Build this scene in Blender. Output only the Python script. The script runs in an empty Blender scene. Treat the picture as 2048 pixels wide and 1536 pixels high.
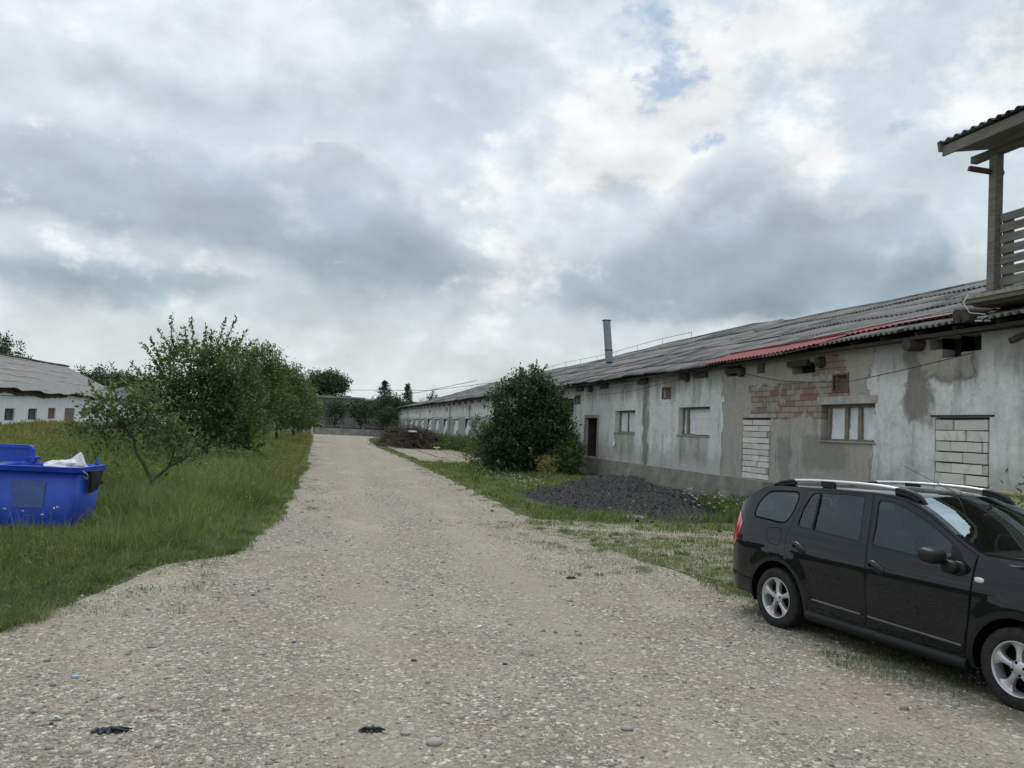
import bpy, math, random
import numpy as np
from math import sin, cos, pi, radians, sqrt, atan2, asin, exp
from mathutils import Vector, Matrix
from mathutils.geometry import delaunay_2d_cdt
random.seed(7)
rng = np.random.default_rng(7)
S = bpy.context.scene

# ------------------------------------------------------------------ camera
FPX, YAW, PITCH, ROLL, CH = 1654.7, .2261, .0536, .0454, 1.9455
FW = np.array([sin(YAW)*cos(PITCH), cos(YAW)*cos(PITCH), sin(PITCH)])
_r = np.array([cos(YAW), -sin(YAW), 0.0]); _u = np.cross(_r, FW)
RT = _r*cos(ROLL) + _u*sin(ROLL); UP = -_r*sin(ROLL) + _u*cos(ROLL)
CO = np.array([0, 0, CH])
cam = bpy.data.objects.new('camera', bpy.data.cameras.new('camera'))
S.collection.objects.link(cam)
cam.matrix_world = Matrix(((RT[0], UP[0], -FW[0], 0), (RT[1], UP[1], -FW[1], 0), (RT[2], UP[2], -FW[2], CH), (0, 0, 0, 1)))
cam.data.sensor_width = 36; cam.data.lens = 36*FPX/2048
cam.data.clip_start = .05; cam.data.clip_end = 4000
S.camera = cam
S.render.engine = 'CYCLES'
S.cycles.use_denoising = True
S.cycles.max_bounces = 6; S.cycles.transparent_max_bounces = 12
S.view_settings.view_transform = 'Standard'; S.view_settings.look = 'None'
S.view_settings.exposure = .16; S.view_settings.gamma = 1
S.render.resolution_x = 1024; S.render.resolution_y = 768

def ray(x, y): return FW + RT*(x-1024)/FPX - UP*(y-768)/FPX
def G(x, y, z=0.):            # where the line of sight through a photo pixel meets height z
    d = ray(x, y); return CO + d*(z-CH)/d[2]
def WX(x, y, X):              # ... meets the plane X
    d = ray(x, y); return CO + d*X/d[0]
def DY(x, y, Y):              # ... meets the plane Y
    d = ray(x, y); return CO + d*Y/d[1]

# ------------------------------------------------------------------ node helper
class NT:
    def __init__(s, nt): s.nt = nt
    def n(s, t, ins=None, **kw):
        nd = s.nt.nodes.new(t)
        for k, v in kw.items(): setattr(nd, k, v)
        for k, v in (ins or {}).items(): s.set(nd.inputs[k], v)
        return nd
    def set(s, sock, v):
        if isinstance(v, bpy.types.NodeSocket): s.nt.links.new(v, sock)
        else:
            if sock.type == 'RGBA' and len(v) == 3: v = (*v, 1)
            sock.default_value = v
    def m(s, op, a, b=0., c=0., clamp=False):
        nd = s.n('ShaderNodeMath', operation=op, use_clamp=clamp)
        s.set(nd.inputs[0], a)
        if len(nd.inputs) > 1: s.set(nd.inputs[1], b)
        if len(nd.inputs) > 2: s.set(nd.inputs[2], c)
        return nd.outputs[0]
    def v(s, op, a, b=(0, 0, 0)):
        nd = s.n('ShaderNodeVectorMath', operation=op)
        s.set(nd.inputs[0], a)
        if op == 'SCALE': s.set(nd.inputs[3], b)
        else: s.set(nd.inputs[1], b)
        return nd.outputs['Value'] if op in ('DOT_PRODUCT', 'LENGTH') else nd.outputs[0]
    def noise(s, vec, scale, detail=4., rough=.55, col=False, dist=0.):
        nd = s.n('ShaderNodeTexNoise', {'Scale': scale, 'Detail': detail, 'Roughness': rough, 'Distortion': dist})
        if vec is not None: s.set(nd.inputs['Vector'], vec)
        return nd.outputs['Color' if col else 'Fac']
    def step(s, x, a, b, lo=0., hi=1.):     # smooth step
        nd = s.n('ShaderNodeMapRange', interpolation_type='SMOOTHSTEP')
        for i, v in enumerate((x, a, b, lo, hi)): s.set(nd.inputs[i], v)
        return nd.outputs[0]
    def mix(s, f, a, b, mode='MIX'):
        nd = s.n('ShaderNodeMix', data_type='RGBA', blend_type=mode)
        s.set(nd.inputs[0], f); s.set(nd.inputs[6], a); s.set(nd.inputs[7], b)
        return nd.outputs[2]
    def ramp(s, f, stops):
        nd = s.n('ShaderNodeValToRGB'); e = nd.color_ramp.elements
        while len(e) < len(stops): e.new(.5)
        for el, (p, c) in zip(e, stops): el.position = p; el.color = (*c, 1)
        s.set(nd.inputs[0], f); return nd.outputs[0]
    def xyz(s, vec):
        nd = s.n('ShaderNodeSeparateXYZ', {0: vec}); return nd.outputs
    def comb(s, x, y, z):
        return s.n('ShaderNodeCombineXYZ', {0: x, 1: y, 2: z}).outputs[0]
    def box(s, x, a, b, w):                 # 1 between a and b, soft over w
        return s.m('MULTIPLY', s.step(x, a-w, a+w), s.step(x, b-w, b+w, 1., 0.))

# ------------------------------------------------------------------ sky: thin Nishita blue behind broken cloud, laid out by direction
SUN_AZ, SUN_EL = radians(20), radians(56)          # from +Y towards +X
W = bpy.data.worlds.new("World"); S.world = W; W.use_nodes = True
w = NT(W.node_tree); w.nt.nodes.clear()
sky = w.n('ShaderNodeTexSky', sky_type='NISHITA', sun_disc=False, sun_elevation=SUN_EL, sun_rotation=SUN_AZ, air_density=1.2, dust_density=1.5)
d = w.n('ShaderNodeTexCoord').outputs['Generated']
d = w.v('NORMALIZE', d); dx, dy, dz = w.xyz(d)
az = w.m('ARCTAN2', dx, dy); el = w.m('ARCSINE', dz)
dn = w.comb(dx, dy, w.m('MULTIPLY', dz, 1.45))
wn = w.v('SUBTRACT', w.noise(dn, 5., 3, .5, col=True), (.5, .5, .5))
wf = w.v('SUBTRACT', w.noise(dn, 16., 5, .55, col=True), (.5, .5, .5))
uv = w.comb(az, el, 0.)
uvw = w.v('ADD', w.v('ADD', uv, w.v('SCALE', w.v('MULTIPLY', wn, (1, 1, 0)), .15)), w.v('SCALE', w.v('MULTIPLY', wf, (1, 1, 0)), .06))
uvc = w.v('ADD', w.v('ADD', uv, w.v('SCALE', w.v('MULTIPLY', wn, (1, 1, 0)), .04)), w.v('SCALE', w.v('MULTIPLY', wf, (1, 1, 0)), .05))
def blobs(lst, vec):
    tot = 0.
    for (px, py, sx, sy, wt) in lst:
        r = ray(px, py); r = r/np.linalg.norm(r)
        a, e = atan2(r[0], r[1]), asin(r[2])
        q = w.v('MULTIPLY', w.v('SUBTRACT', vec, (a, e, 0)), (FPX/sx, FPX/sy, 0))
        g = w.m('POWER', 2.718, w.m('MULTIPLY', w.v('DOT_PRODUCT', q, q), -1.))
        tot = w.m('MULTIPLY_ADD', g, wt, tot)
    return tot
DARK = [(90, 345, 230, 85, .85), (0, 330, 160, 70, .3), (380, 330, 130, 80, .55), (620, 490, 240, 80, .8), (820, 540, 150, 75, .9), (700, 400, 170, 90, .45), (380, 410, 260, 60, .5),
        (60, 540, 300, 45, .55), (360, 580, 330, 35, .45), (1500, 410, 130, 110, .75), (1420, 500, 170, 100, .6), (1820, 440, 150, 95, .75), (1480, 590, 330, 60, 1.0), (300, 420, 200, 60, .4), (1450, 520, 160, 80, .4), (1200, 560, 150, 70, .5),
        (930, 220, 190, 110, .42), (780, 240, 200, 80, .2), (1800, 150, 150, 110, .3), (1750, 580, 200, 70, .5), (760, 715, 120, 25, .3), (60, 130, 120, 70, .25), (1000, 120, 240, 90, .25), (600, 640, 500, 25, .25)]
LITE = [(1450, 190, 380, 200, .30), (1180, 330, 110, 60, .5), (1000, 560, 130, 80, .22), (1640, 60, 160, 90, .3), (1170, 200, 60, 80, .6), (1260, 240, 90, 70, .9), (1380, 220, 130, 120, .6), (1290, 330, 90, 50, .7), (1470, 60, 110, 60, .7), (1610, 60, 50, 110, .7), (1640, 330, 120, 45, .6), (2010, 130, 70, 110, .9),
        (1930, 200, 80, 60, .5), (1360, 350, 50, 60, .5), (990, 450, 60, 120, .55), (720, 225, 40, 25, .4), (575, 390, 45, 16, .75), (90, 480, 60, 22, .3), (240, 490, 50, 25, .35), (430, 545, 90, 28, .55), (880, 20, 200, 45, .5), (1080, 560, 70, 60, .3), (520, 285, 30, 20, .35), (690, 335, 35, 18, .3)]
CUM = [(1490, 410, 135, 140, 1.05), (1300, 520, 130, 75, .75), (1800, 460, 130, 105, .95), (1640, 520, 170, 80, .7), (1510, 590, 260, 60, .5), (620, 360, 110, 70, .85), (770, 430, 140, 100, .95), (400, 340, 120, 80, .7), (560, 460, 190, 75, .6), (860, 540, 120, 50, .6)]
HOLE = [(1325, 150, 85, 80, .95), (1300, 30, 75, 50, .85), (1450, 40, 50, 30, .5), (1415, 285, 45, 22, .8), (1780, 262, 40, 16, .8), (1380, 190, 50, 35, .5)]
dl = w.v('ADD', dn, (-.012, .0, .05))
n1 = w.noise(dn, 2.4, 7, .52); n2 = w.noise(dn, 8., 8, .54); n3 = w.noise(dn, 22., 7, .6); n2l = w.noise(dl, 8., 8, .54)
relief = w.m('SUBTRACT', n2l, n2)
c1, c2, c3 = (w.m('SUBTRACT', q, .5) for q in (n1, n2, n3))
def vn(sc):      # puffy lobes
    vo = w.n('ShaderNodeTexVoronoi', {'Vector': w.v('ADD', dn, w.v('SCALE', wf, .16)), 'Scale': sc, 'Smoothness': .6}, feature='SMOOTH_F1').outputs['Distance']
    return w.m('SUBTRACT', .45, vo)
puff = w.m('ADD', w.m('MULTIPLY', vn(9.), .6), w.m('MULTIPLY', vn(21.), .35))
el01 = w.step(el, 0., .35)
base = w.mix(el01, (.600, .650, .645), (.560, .640, .710))
base = w.mix(w.step(w.m('ADD', n1, w.m('MULTIPLY', c2, .35)), .44, .66), base, (.70, .755, .80))
# two cumulus banks with firm upper edges
cm_ = w.m('ADD', blobs(CUM, uvc), w.m('ADD', w.m('MULTIPLY', puff, .55), w.m('MULTIPLY', c3, .22)))
cmask = w.step(cm_, .47, .58)
ccol = w.mix(w.step(el, .12, .32), (.27, .36, .41), (.50, .555, .625))
ccol = w.mix(w.m('MULTIPLY', w.step(cm_, .85, .5), w.step(el, .12, .22, .2, .8)), ccol, (.70, .73, .76))
base = w.mix(w.m('MULTIPLY', cmask, .92), base, ccol)
dk = w.m('ADD', blobs(DARK, uvc), w.m('MULTIPLY', w.m('ADD', w.m('MULTIPLY', c1, .9), w.m('MULTIPLY', c2, .6)), w.step(el, .0, .14, .4, 1.)))
dkcol = w.mix(w.step(el, .1, .3), (.245, .335, .385), (.39, .465, .555))
base = w.mix(w.m('MULTIPLY', w.step(dk, .12, 1.0), .85), base, dkcol)
lt = w.m('ADD', blobs(LITE, uvc), w.m('ADD', w.m('MULTIPLY', c2, 1.7), w.m('ADD', w.m('MULTIPLY', c3, 2.4), w.m('MULTIPLY', puff, .6))))
lt = w.m('MULTIPLY', w.step(lt, .18, 1.05), w.m('MULTIPLY', w.step(el, .03, .2, .45, 1.), w.m('SUBTRACT', 1., w.m('MULTIPLY', cmask, .75))))
base = w.mix(w.m('MULTIPLY', lt, .80), base, (.83, .835, .83))
base = w.mix(1., base, w.comb(*[w.m('MULTIPLY_ADD', relief, -.7, 1.)]*3), 'MULTIPLY')
hb_ = blobs(HOLE, uvc)
hl = w.m('ADD', hb_, w.m('ADD', w.m('MULTIPLY', c3, 3.4), w.m('MULTIPLY', w.m('SUBTRACT', w.noise(dn, 55., 5, .6), .5), 1.6)))
hl = w.m('MULTIPLY', w.step(hl, .35, 1.5), w.step(hb_, .1, .5, 0., .80))
# an overcast sky is brightest overhead (above the top of the picture)
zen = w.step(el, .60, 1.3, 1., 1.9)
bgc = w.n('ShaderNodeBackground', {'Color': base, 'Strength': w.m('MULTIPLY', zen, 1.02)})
bgs = w.n('ShaderNodeBackground', {'Color': w.mix(.75, sky.outputs[0], (2.4, 3.9, 5.8)), 'Strength': .10})
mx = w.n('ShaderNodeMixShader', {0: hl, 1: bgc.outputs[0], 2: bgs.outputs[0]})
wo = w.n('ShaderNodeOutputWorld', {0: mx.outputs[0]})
W.cycles.sampling_method = 'MANUAL'; W.cycles.sample_map_resolution = 512

sl = bpy.data.lights.new('sun', 'SUN'); sl.energy = 1.2; sl.angle = radians(24); sl.color = (1, .93, .84)
so = bpy.data.objects.new('sun', sl); S.collection.objects.link(so)
sd = Vector((sin(SUN_AZ)*cos(SUN_EL), cos(SUN_AZ)*cos(SUN_EL), sin(SUN_EL)))
so.rotation_euler = sd.to_track_quat('Z', 'Y').to_euler(); so.location = (0, 0, 50)

# ------------------------------------------------------------------ object helpers
def worig(o):
    p = Vector((0, 0, 0))
    while o is not None: p += o.location; o = o.parent
    return p
def root(name, label, cat, loc, group=None):
    o = bpy.data.objects.new(name, None); S.collection.objects.link(o); o.location = loc
    o['label'] = label; o['category'] = cat; o.empty_display_size = .3
    if group: o['group'] = group
    return o
def tag(o, label=None, cat=None, group=None, kind=None):
    for k, v in (('label', label), ('category', cat), ('group', group), ('kind', kind)):
        if v: o[k] = v
    return o
def link(name, me, mat=None, parent=None, loc=None):
    """mesh given in world coordinates; moved into the frame of its parent or of its own base point"""
    o = bpy.data.objects.new(name, me); S.collection.objects.link(o)
    if parent is not None:
        o.parent = parent; off = worig(parent)
    else:
        off = Vector(loc) if loc is not None else Vector((0, 0, 0)); o.location = off
    if off.length: me.transform(Matrix.Translation(-off))
    for m in (mat if isinstance(mat, (list, tuple)) else [mat]):
        if m is not None: me.materials.append(m)
    return o
def bigmesh(V, F):
    """V (n,3), F (m,k) arrays"""
    V = np.asarray(V, np.float32).reshape(-1, 3); F = np.asarray(F, np.int32)
    me = bpy.data.meshes.new('m'); k = F.shape[1]
    me.vertices.add(len(V)); me.vertices.foreach_set('co', V.ravel())
    me.loops.add(F.size); me.loops.foreach_set('vertex_index', F.ravel())
    me.polygons.add(len(F)); me.polygons.foreach_set('loop_start', np.arange(0, F.size, k, dtype=np.int32))
    me.update(calc_edges=True); return me
class MB:
    def __init__(s): s.V = []; s.F = []; s.M = []; s.sm = []
    def add(s, V, F, mi=0, smooth=False):
        n = len(s.V); s.V += [tuple(map(float, v)) for v in V]
        for f in F: s.F.append(tuple(n+i for i in f)); s.M.append(mi); s.sm.append(smooth)
    def box(s, c, d, R=None, mi=0, taper=None):
        V = []
        for z in (-.5, .5):
            for x, y in ((-.5, -.5), (.5, -.5), (.5, .5), (-.5, .5)):
                k = 1 if taper is None or z < 0 else taper
                V.append(Vector((x*d[0]*k, y*d[1]*k, z*d[2])))
        if R is not None: V = [R @ v for v in V]
        V = [v+Vector(c) for v in V]
        s.add(V, [(3, 2, 1, 0), (4, 5, 6, 7), (0, 1, 5, 4), (1, 2, 6, 5), (2, 3, 7, 6), (3, 0, 4, 7)], mi)
    def span(s, a, b, mi=0):        # axis-aligned box from corner to corner
        a, b = np.minimum(a, b), np.maximum(a, b); s.box((a+b)/2, b-a, mi=mi)
    def beam(s, a, b, wd, ht, mi=0, roll=0.):
        a, b = Vector(a), Vector(b); q = (b-a).to_track_quat('X', 'Z').to_matrix()
        if roll: q = q @ Matrix.Rotation(roll, 3, 'X')
        s.box((a+b)/2, ((b-a).length, wd, ht), q, mi)
    def tube(s, pts, rad, n=8, mi=0, caps=True):
        pts = [Vector(p) for p in pts]; rs = rad if isinstance(rad, (list, tuple)) else [rad]*len(pts)
        V = []; nx = None
        for i, p in enumerate(pts):
            t = (pts[min(i+1, len(pts)-1)]-pts[max(i-1, 0)]).normalized()
            if nx is None: nx = t.orthogonal().normalized()
            else: nx = (nx - t*nx.dot(t)); nx = nx.normalized() if nx.length > 1e-6 else t.orthogonal().normalized()
            ny = t.cross(nx)
            V += [p+(nx*cos(2*pi*k/n)+ny*sin(2*pi*k/n))*rs[i] for k in range(n)]
        F = [(i*n+k, i*n+(k+1) % n, (i+1)*n+(k+1) % n, (i+1)*n+k) for i in range(len(pts)-1) for k in range(n)]
        s.add(V, F, mi, True)
        if caps: s.add([V[k] for k in range(n)], [tuple(range(n))[::-1]], mi); s.add(V[-n:], [tuple(range(n))], mi)
    def lathe(s, prof, o, ax, n=32, mi=0):   # prof: (radius, along)
        o, ax = Vector(o), Vector(ax).normalized(); e1 = ax.orthogonal().normalized(); e2 = ax.cross(e1)
        V = [o+ax*h+(e1*cos(2*pi*k/n)+e2*sin(2*pi*k/n))*r for r, h in prof for k in range(n)]
        s.add(V, [(i*n+k, i*n+(k+1) % n, (i+1)*n+(k+1) % n, (i+1)*n+k) for i in range(len(prof)-1) for k in range(n)], mi, True)
    def sup(s, c, r, e=.6, n=16, R=None, mi=0):   # super-ellipsoid
        f = lambda v, e: math.copysign(abs(v)**e, v); V = []
        for i in range(n//2+1):
            a = -pi/2+pi*i/(n//2)
            for k in range(n):
                b = 2*pi*k/n
                v = Vector((r[0]*f(cos(a), e)*f(cos(b), e), r[1]*f(cos(a), e)*f(sin(b), e), r[2]*f(sin(a), e)))
                V.append((R @ v if R is not None else v)+Vector(c))
        s.add(V, [(i*n+k, i*n+(k+1) % n, (i+1)*n+(k+1) % n, (i+1)*n+k) for i in range(n//2) for k in range(n)], mi, True)
    def build(s, name, mat=None, parent=None, loc=None):
        me = bpy.data.meshes.new(name); me.from_pydata(s.V, [], s.F); me.update()
        me.polygons.foreach_set('material_index', s.M); me.polygons.foreach_set('use_smooth', s.sm)
        return link(name, me, mat, parent, loc)
def bevel(o, wd=.01, seg=2):
    b = o.modifiers.new('bevel', 'BEVEL'); b.width = wd; b.segments = seg; b.limit_method = 'ANGLE'; return o

# ------------------------------------------------------------------ materials
def newmat(name, rough=.8, spec=.3, metal=0.):
    m = bpy.data.materials.new(name); m.use_nodes = True; t = NT(m.node_tree)
    b = m.node_tree.nodes['Principled BSDF']; b.inputs['Roughness'].default_value = rough
    b.inputs['Specular IOR Level'].default_value = spec; b.inputs['Metallic'].default_value = metal
    pos = t.n('ShaderNodeNewGeometry').outputs['Position']
    return m, t, b, pos
def bump(t, b, h, strength=.5, dist=.01):
    t.set(b.inputs['Normal'], t.n('ShaderNodeBump', {'Strength': strength, 'Distance': dist, 'Height': h}).outputs[0])
def simple(name, c, rough=.8, var=.25, scale=6., spec=.3, metal=0., bmp=0., c2=None, str_=(1, 1, 1)):
    m, t, b, pos = newmat(name, rough, spec, metal)
    v = t.v('MULTIPLY', pos, str_); n = t.noise(v, scale, 6, .6)
    lo = tuple(x*(1-var) for x in c); hi = c2 or tuple(min(1, x*(1+var)) for x in c)
    t.set(b.inputs['Base Color'], t.ramp(n, [(.3, lo), (.7, hi)]))
    if bmp: bump(t, b, t.noise(v, scale*4, 5, .6), bmp, .01)
    return m
def leafmat(name, stops, rough=.6, trans=.35, patch=None):
    m, t, b, pos = newmat(name, rough, .25)
    ri = t.n('ShaderNodeNewGeometry').outputs['Random Per Island']
    f = t.m('ADD', t.m('MULTIPLY', ri, .65), t.m('MULTIPLY_ADD', t.m('ADD', t.m('MULTIPLY', t.noise(pos, .9 if patch is None else patch, 5, .6), .5), t.m('MULTIPLY', t.noise(pos, 5. if patch is None else patch*7, 4, .6), .5)), 2.2, -.85), clamp=True)
    c = t.ramp(f, stops)
    t.set(b.inputs['Base Color'], c)
    tr = t.n('ShaderNodeBsdfTranslucent', {'Color': t.mix(1., c, (1.35, 1.4, .8), 'MULTIPLY')})
    mx = t.n('ShaderNodeMixShader', {0: trans, 1: b.outputs[0], 2: tr.outputs[0]})
    out = [n for n in t.nt.nodes if n.type == 'OUTPUT_MATERIAL'][0]
    t.nt.links.new(mx.outputs[0], out.inputs[0])
    return m
M = {}
M['dark_wood'] = simple('dark_wood', (.065, .056, .048), .85, .4, 3, bmp=.4, str_=(4, 1, 4))
M['grey_wood'] = simple('grey_wood', (.17, .16, .14), .8, .35, 2.2, bmp=.4, str_=(6, .7, 9))
M['brown_wood'] = simple('brown_wood', (.15, .10, .07), .8, .4, 4, bmp=.4, str_=(5, 5, .8))
M['frame_wood'] = simple('frame_wood', (.19, .165, .13), .8, .4, 8, bmp=.3)
M['plastic_white'] = simple('plastic_white', (.66, .68, .70), .5, .14, 3, spec=.3, bmp=.5)
M['dark_hole'] = simple('dark_hole', (.02, .02, .02), .9, .3, 3)
M['concrete'] = simple('concrete', (.30, .29, .262), .9, .3, 1.7, bmp=.5)
M['white_paint'] = simple('white_paint', (.62, .63, .63), .6, .1, 3)
M['steel'] = simple('steel', (.17, .20, .23), .5, .2, 3, spec=.4, metal=.2)
M['rust_dark'] = simple('rust_dark', (.05, .045, .045), .8, .4, 9)
M['bark'] = simple('bark', (.085, .07, .055), .9, .45, 9, bmp=.6, str_=(1, 1, .4))
M['black_rag'] = simple('black_rag', (.018, .022, .028), .5, .4, 30, spec=.5, bmp=.5)
# ================================================================== ground, road, paths
def ground_mat():
    m, t, b, p = newmat('soil_and_turf', .95, .1)
    n = t.noise(p, 1.2, 8, .65); n2 = t.noise(p, .16, 5, .6); n3 = t.noise(p, 14., 6, .6)
    c = t.ramp(n, [(.3, (.040, .054, .018)), (.5, (.068, .088, .028)), (.7, (.12, .12, .055))])
    c = t.mix(t.step(n2, .45, .65), c, (.10, .10, .05))
    c = t.mix(t.m('MULTIPLY', n3, .35), c, (.16, .15, .12))
    t.set(b.inputs['Base Color'], c); bump(t, b, n3, .8, .03); return m
def gravel_mat(name, tint=(1, 1, 1), green=0.):
    m, t, b, p = newmat(name, .92, .2)
    X, Y, Z = t.xyz(p)
    warp = t.v('ADD', p, t.v('SCALE', t.noise(p, 9., 2, .5, col=True), .03))
    big = t.noise(t.comb(X, t.m('MULTIPLY', Y, .55), 0.), .55, 6, .6)
    # two worn wheel tracks and a paler middle wander along the road
    xr = t.m('ADD', t.m('SUBTRACT', X, t.m('MULTIPLY', Y, .028)), t.m('MULTIPLY', t.noise(p, .12, 3, .5), 1.2))
    trk = t.m('ADD', t.box(xr, .75, 1.35, .4), t.box(xr, 2.65, 3.2, .4), clamp=True)
    fine = t.m('MULTIPLY', t.step(t.m('ADD', big, t.m('MULTIPLY', trk, .07)), .46, .68), 1.)
    vals = []
    hs = []
    for sc, wgt in ((70., 1.), (34., .8), (17., .6)):
        vo = t.n('ShaderNodeTexVoronoi', {'Vector': warp, 'Scale': sc, 'Randomness': 1.}, feature='F1')
        sep = t.xyz(vo.outputs['Color']); vals.append((sep[0], vo.outputs['Distance'], sep[1]))
    stone = t.ramp(vals[0][0], [(0., (.095, .088, .076)), (.35, (.185, .175, .152)), (.7, (.27, .258, .228)), (.90, (.38, .37, .335)), (1., (.66, .65, .61))])
    st2 = t.ramp(vals[1][0], [(0., (.10, .095, .085)), (.4, (.21, .20, .175)), (.8, (.34, .325, .29)), (1., (.72, .70, .66))])
    st3 = t.ramp(vals[2][0], [(0., (.17, .15, .13)), (.5, (.27, .25, .215)), (1., (.46, .45, .42))])
    c = t.mix(t.step(vals[1][2], .45, .55), stone, st2)
    c = t.mix(t.m('MULTIPLY', t.step(vals[2][2], .80, .84), t.step(vals[2][1], .55, .35)), c, st3)
    dirt = t.ramp(t.noise(p, 42., 8, .75), [(.3, (.13, .12, .10)), (.5, (.25, .236, .205)), (.7, (.40, .385, .345))])
    c = t.mix(t.m('MULTIPLY_ADD', fine, .5, .2), c, dirt)
    pink = t.step(t.noise(p, .8, 4, .6), .52, .7)
    c = t.mix(t.m('MULTIPLY', pink, .42), c, (.28, .205, .17))
    c = t.mix(t.m('MULTIPLY', t.step(t.noise(p, 2.6, 6, .65), .5, .72), .40), c, (.15, .132, .108))
    # earthy, darker margin where the car stands
    mg = t.m('SUBTRACT', X, t.m('ADD', 4.35, t.m('MULTIPLY', Y, .085)))
    mg = t.m('ADD', mg, t.m('MULTIPLY', t.m('SUBTRACT', t.noise(p, 1.6, 6, .65), .5), 2.4))
    mgy = t.m('MULTIPLY', t.step(mg, -.2, .7), t.step(Y, 11.5, 9.))
    c = t.mix(t.m('MULTIPLY', mgy, .75), c, t.mix(t.noise(p, 5., 6, .7), (.06, .062, .035), (.17, .15, .115)))
    c = t.mix(t.m('MULTIPLY', trk, .24), c, (.36, .34, .295))
    c = t.mix(t.m('MULTIPLY', t.step(t.noise(t.comb(X, t.m('MULTIPLY', Y, .4), 0.), .9, 5, .6), .48, .68), .5), c, (.36, .345, .305))
    if green: c = t.mix(t.m('MULTIPLY', t.step(t.noise(p, 3., 6, .6), .45, .6), green), c, (.07, .085, .03))
    c = t.mix(t.m('MULTIPLY', t.step(t.noise(p, 95., 4, .7), .58, .70), .7), c, (.56, .54, .49))
    c = t.mix(1., c, tuple(a*b for a, b in zip(tint, (.98, .925, .845))), 'MULTIPLY')
    t.set(b.inputs['Base Color'], c)
    h = t.m('ADD', t.m('MULTIPLY', t.m('SUBTRACT', 1., vals[0][1]), .25), t.m('MULTIPLY', t.m('SUBTRACT', 1., vals[1][1]), .5))
    h = t.m('ADD', t.m('MULTIPLY', h, t.m('MULTIPLY_ADD', fine, -.6, 1.)), t.m('MULTIPLY', t.noise(p, 45., 5, .6), .4))
    bump(t, b, h, .9, .02); return m
M['ground'] = ground_mat(); M['gravel'] = gravel_mat('gravel_road'); M['gravel_green'] = gravel_mat('gravel_mossy', (.92, .93, .86), .55)
M['slab'] = gravel_mat('old_concrete_slab', (1.02, 1.02, 1.0))

mb = MB(); mb.add([(-900, -60, 0), (900, -60, 0), (900, 1800, 0), (-900, 1800, 0)], [(0, 1, 2, 3)])
tag(mb.build('ground', M['ground']), kind='structure')

def ragged(pts, amp, step, seed, closed=True, freq=1.3):
    """subdivide an outline and roughen it"""
    r = np.random.default_rng(seed); out = []; n = len(pts)
    for i in range(n if closed else n-1):
        a, b = np.array(pts[i], float), np.array(pts[(i+1) % n], float); L = np.linalg.norm(b-a); k = max(1, int(L/step))
        k = min(k, 60); nn = np.array([-(b-a)[1], (b-a)[0]])/max(L, 1e-6)
        for j in range(k):
            q = a+(b-a)*j/k; out.append(q+nn*amp*(r.normal()*.5+sin(q[1]*freq+seed)*.5) if j else q)
    return out
def sheet(name, pts, z, mat):
    vs = [Vector(p) for p in pts]; n = len(vs)
    V, E, F, *_ = delaunay_2d_cdt(vs, [(i, (i+1) % n) for i in range(n)], [list(range(n))], 1, 1e-5)
    me = bpy.data.meshes.new(name); me.from_pydata([(v[0], v[1], z) for v in V], [], F); me.update()
    for p in me.polygons:
        if p.normal.z < 0: p.flip()
    return tag(link(name, me, mat), kind='structure')
ROAD_L = [(-9, -1), (-6.0, 4.2), (-3.6, 7.0), (-2.58, 8.04), (-2.29, 9.18), (-1.82, 11.41), (-1.06, 12.35), (-.94, 13.49), (-.67, 17.34), (-.5, 27.3), (-.44, 50.1), (-.5, 80.7), (-.6, 107), (-1.5, 114.5)]
ROAD_R = [(11, 113.5), (7.2, 107), (5.6, 96), (5.0, 85.7), (4.5, 64.9), (4.7, 49.8), (4.73, 33.9), (4.6, 20.6), (4.45, 15.7), (5.0, 12.2), (5.2, 9.5), (5.6, 8.6), (6.6, 7.2), (7.4, 5), (8, 2), (10, -2), (9, -20), (-9, -20)]
sheet('road', ragged(ROAD_L, .10, .5, 3, False)+ragged(ROAD_R, .10, .5, 5, False), .004, M['gravel'])
sheet('mossy_ground', ragged([(5.9, 8.2), (7.2, 10.2), (9.6, 13.6), (9.9, 15.0), (7.0, 16.7), (4.6, 17.6), (4.3, 16.2), (4.5, 14.5)], .12, .4, 9), .008, M['gravel_green'])
sheet('side_path', ragged([(4.2, 15.9), (6.0, 15.35), (8.2, 14.55), (11, 13.2), (11.2, 13.9), (8.3, 15.25), (6.1, 16.1), (4.3, 16.7)], .06, .3, 11), .012, M['slab'])
# old concrete slabs with weedy joints in front of the far wing of the barn
mb = MB(); k = 0
for j in range(11):
    y0 = 36+j*3.25
    for i in range(3):
        if (i, j) in ((0, 0), (0, 1), (2, 0), (2, 1), (1, 0)): continue
        x0 = 5.3+i*1.75 + (.1 if j % 2 else 0)
        dz = rng.uniform(-.006, .01)
        mb.box((x0+.82, y0+1.55, .012+dz), (1.62, 3.08, .045), Matrix.Rotation(rng.normal()*.006, 3, 'Z'))
tag(mb.build('pavement', M['slab']), kind='structure')

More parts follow.
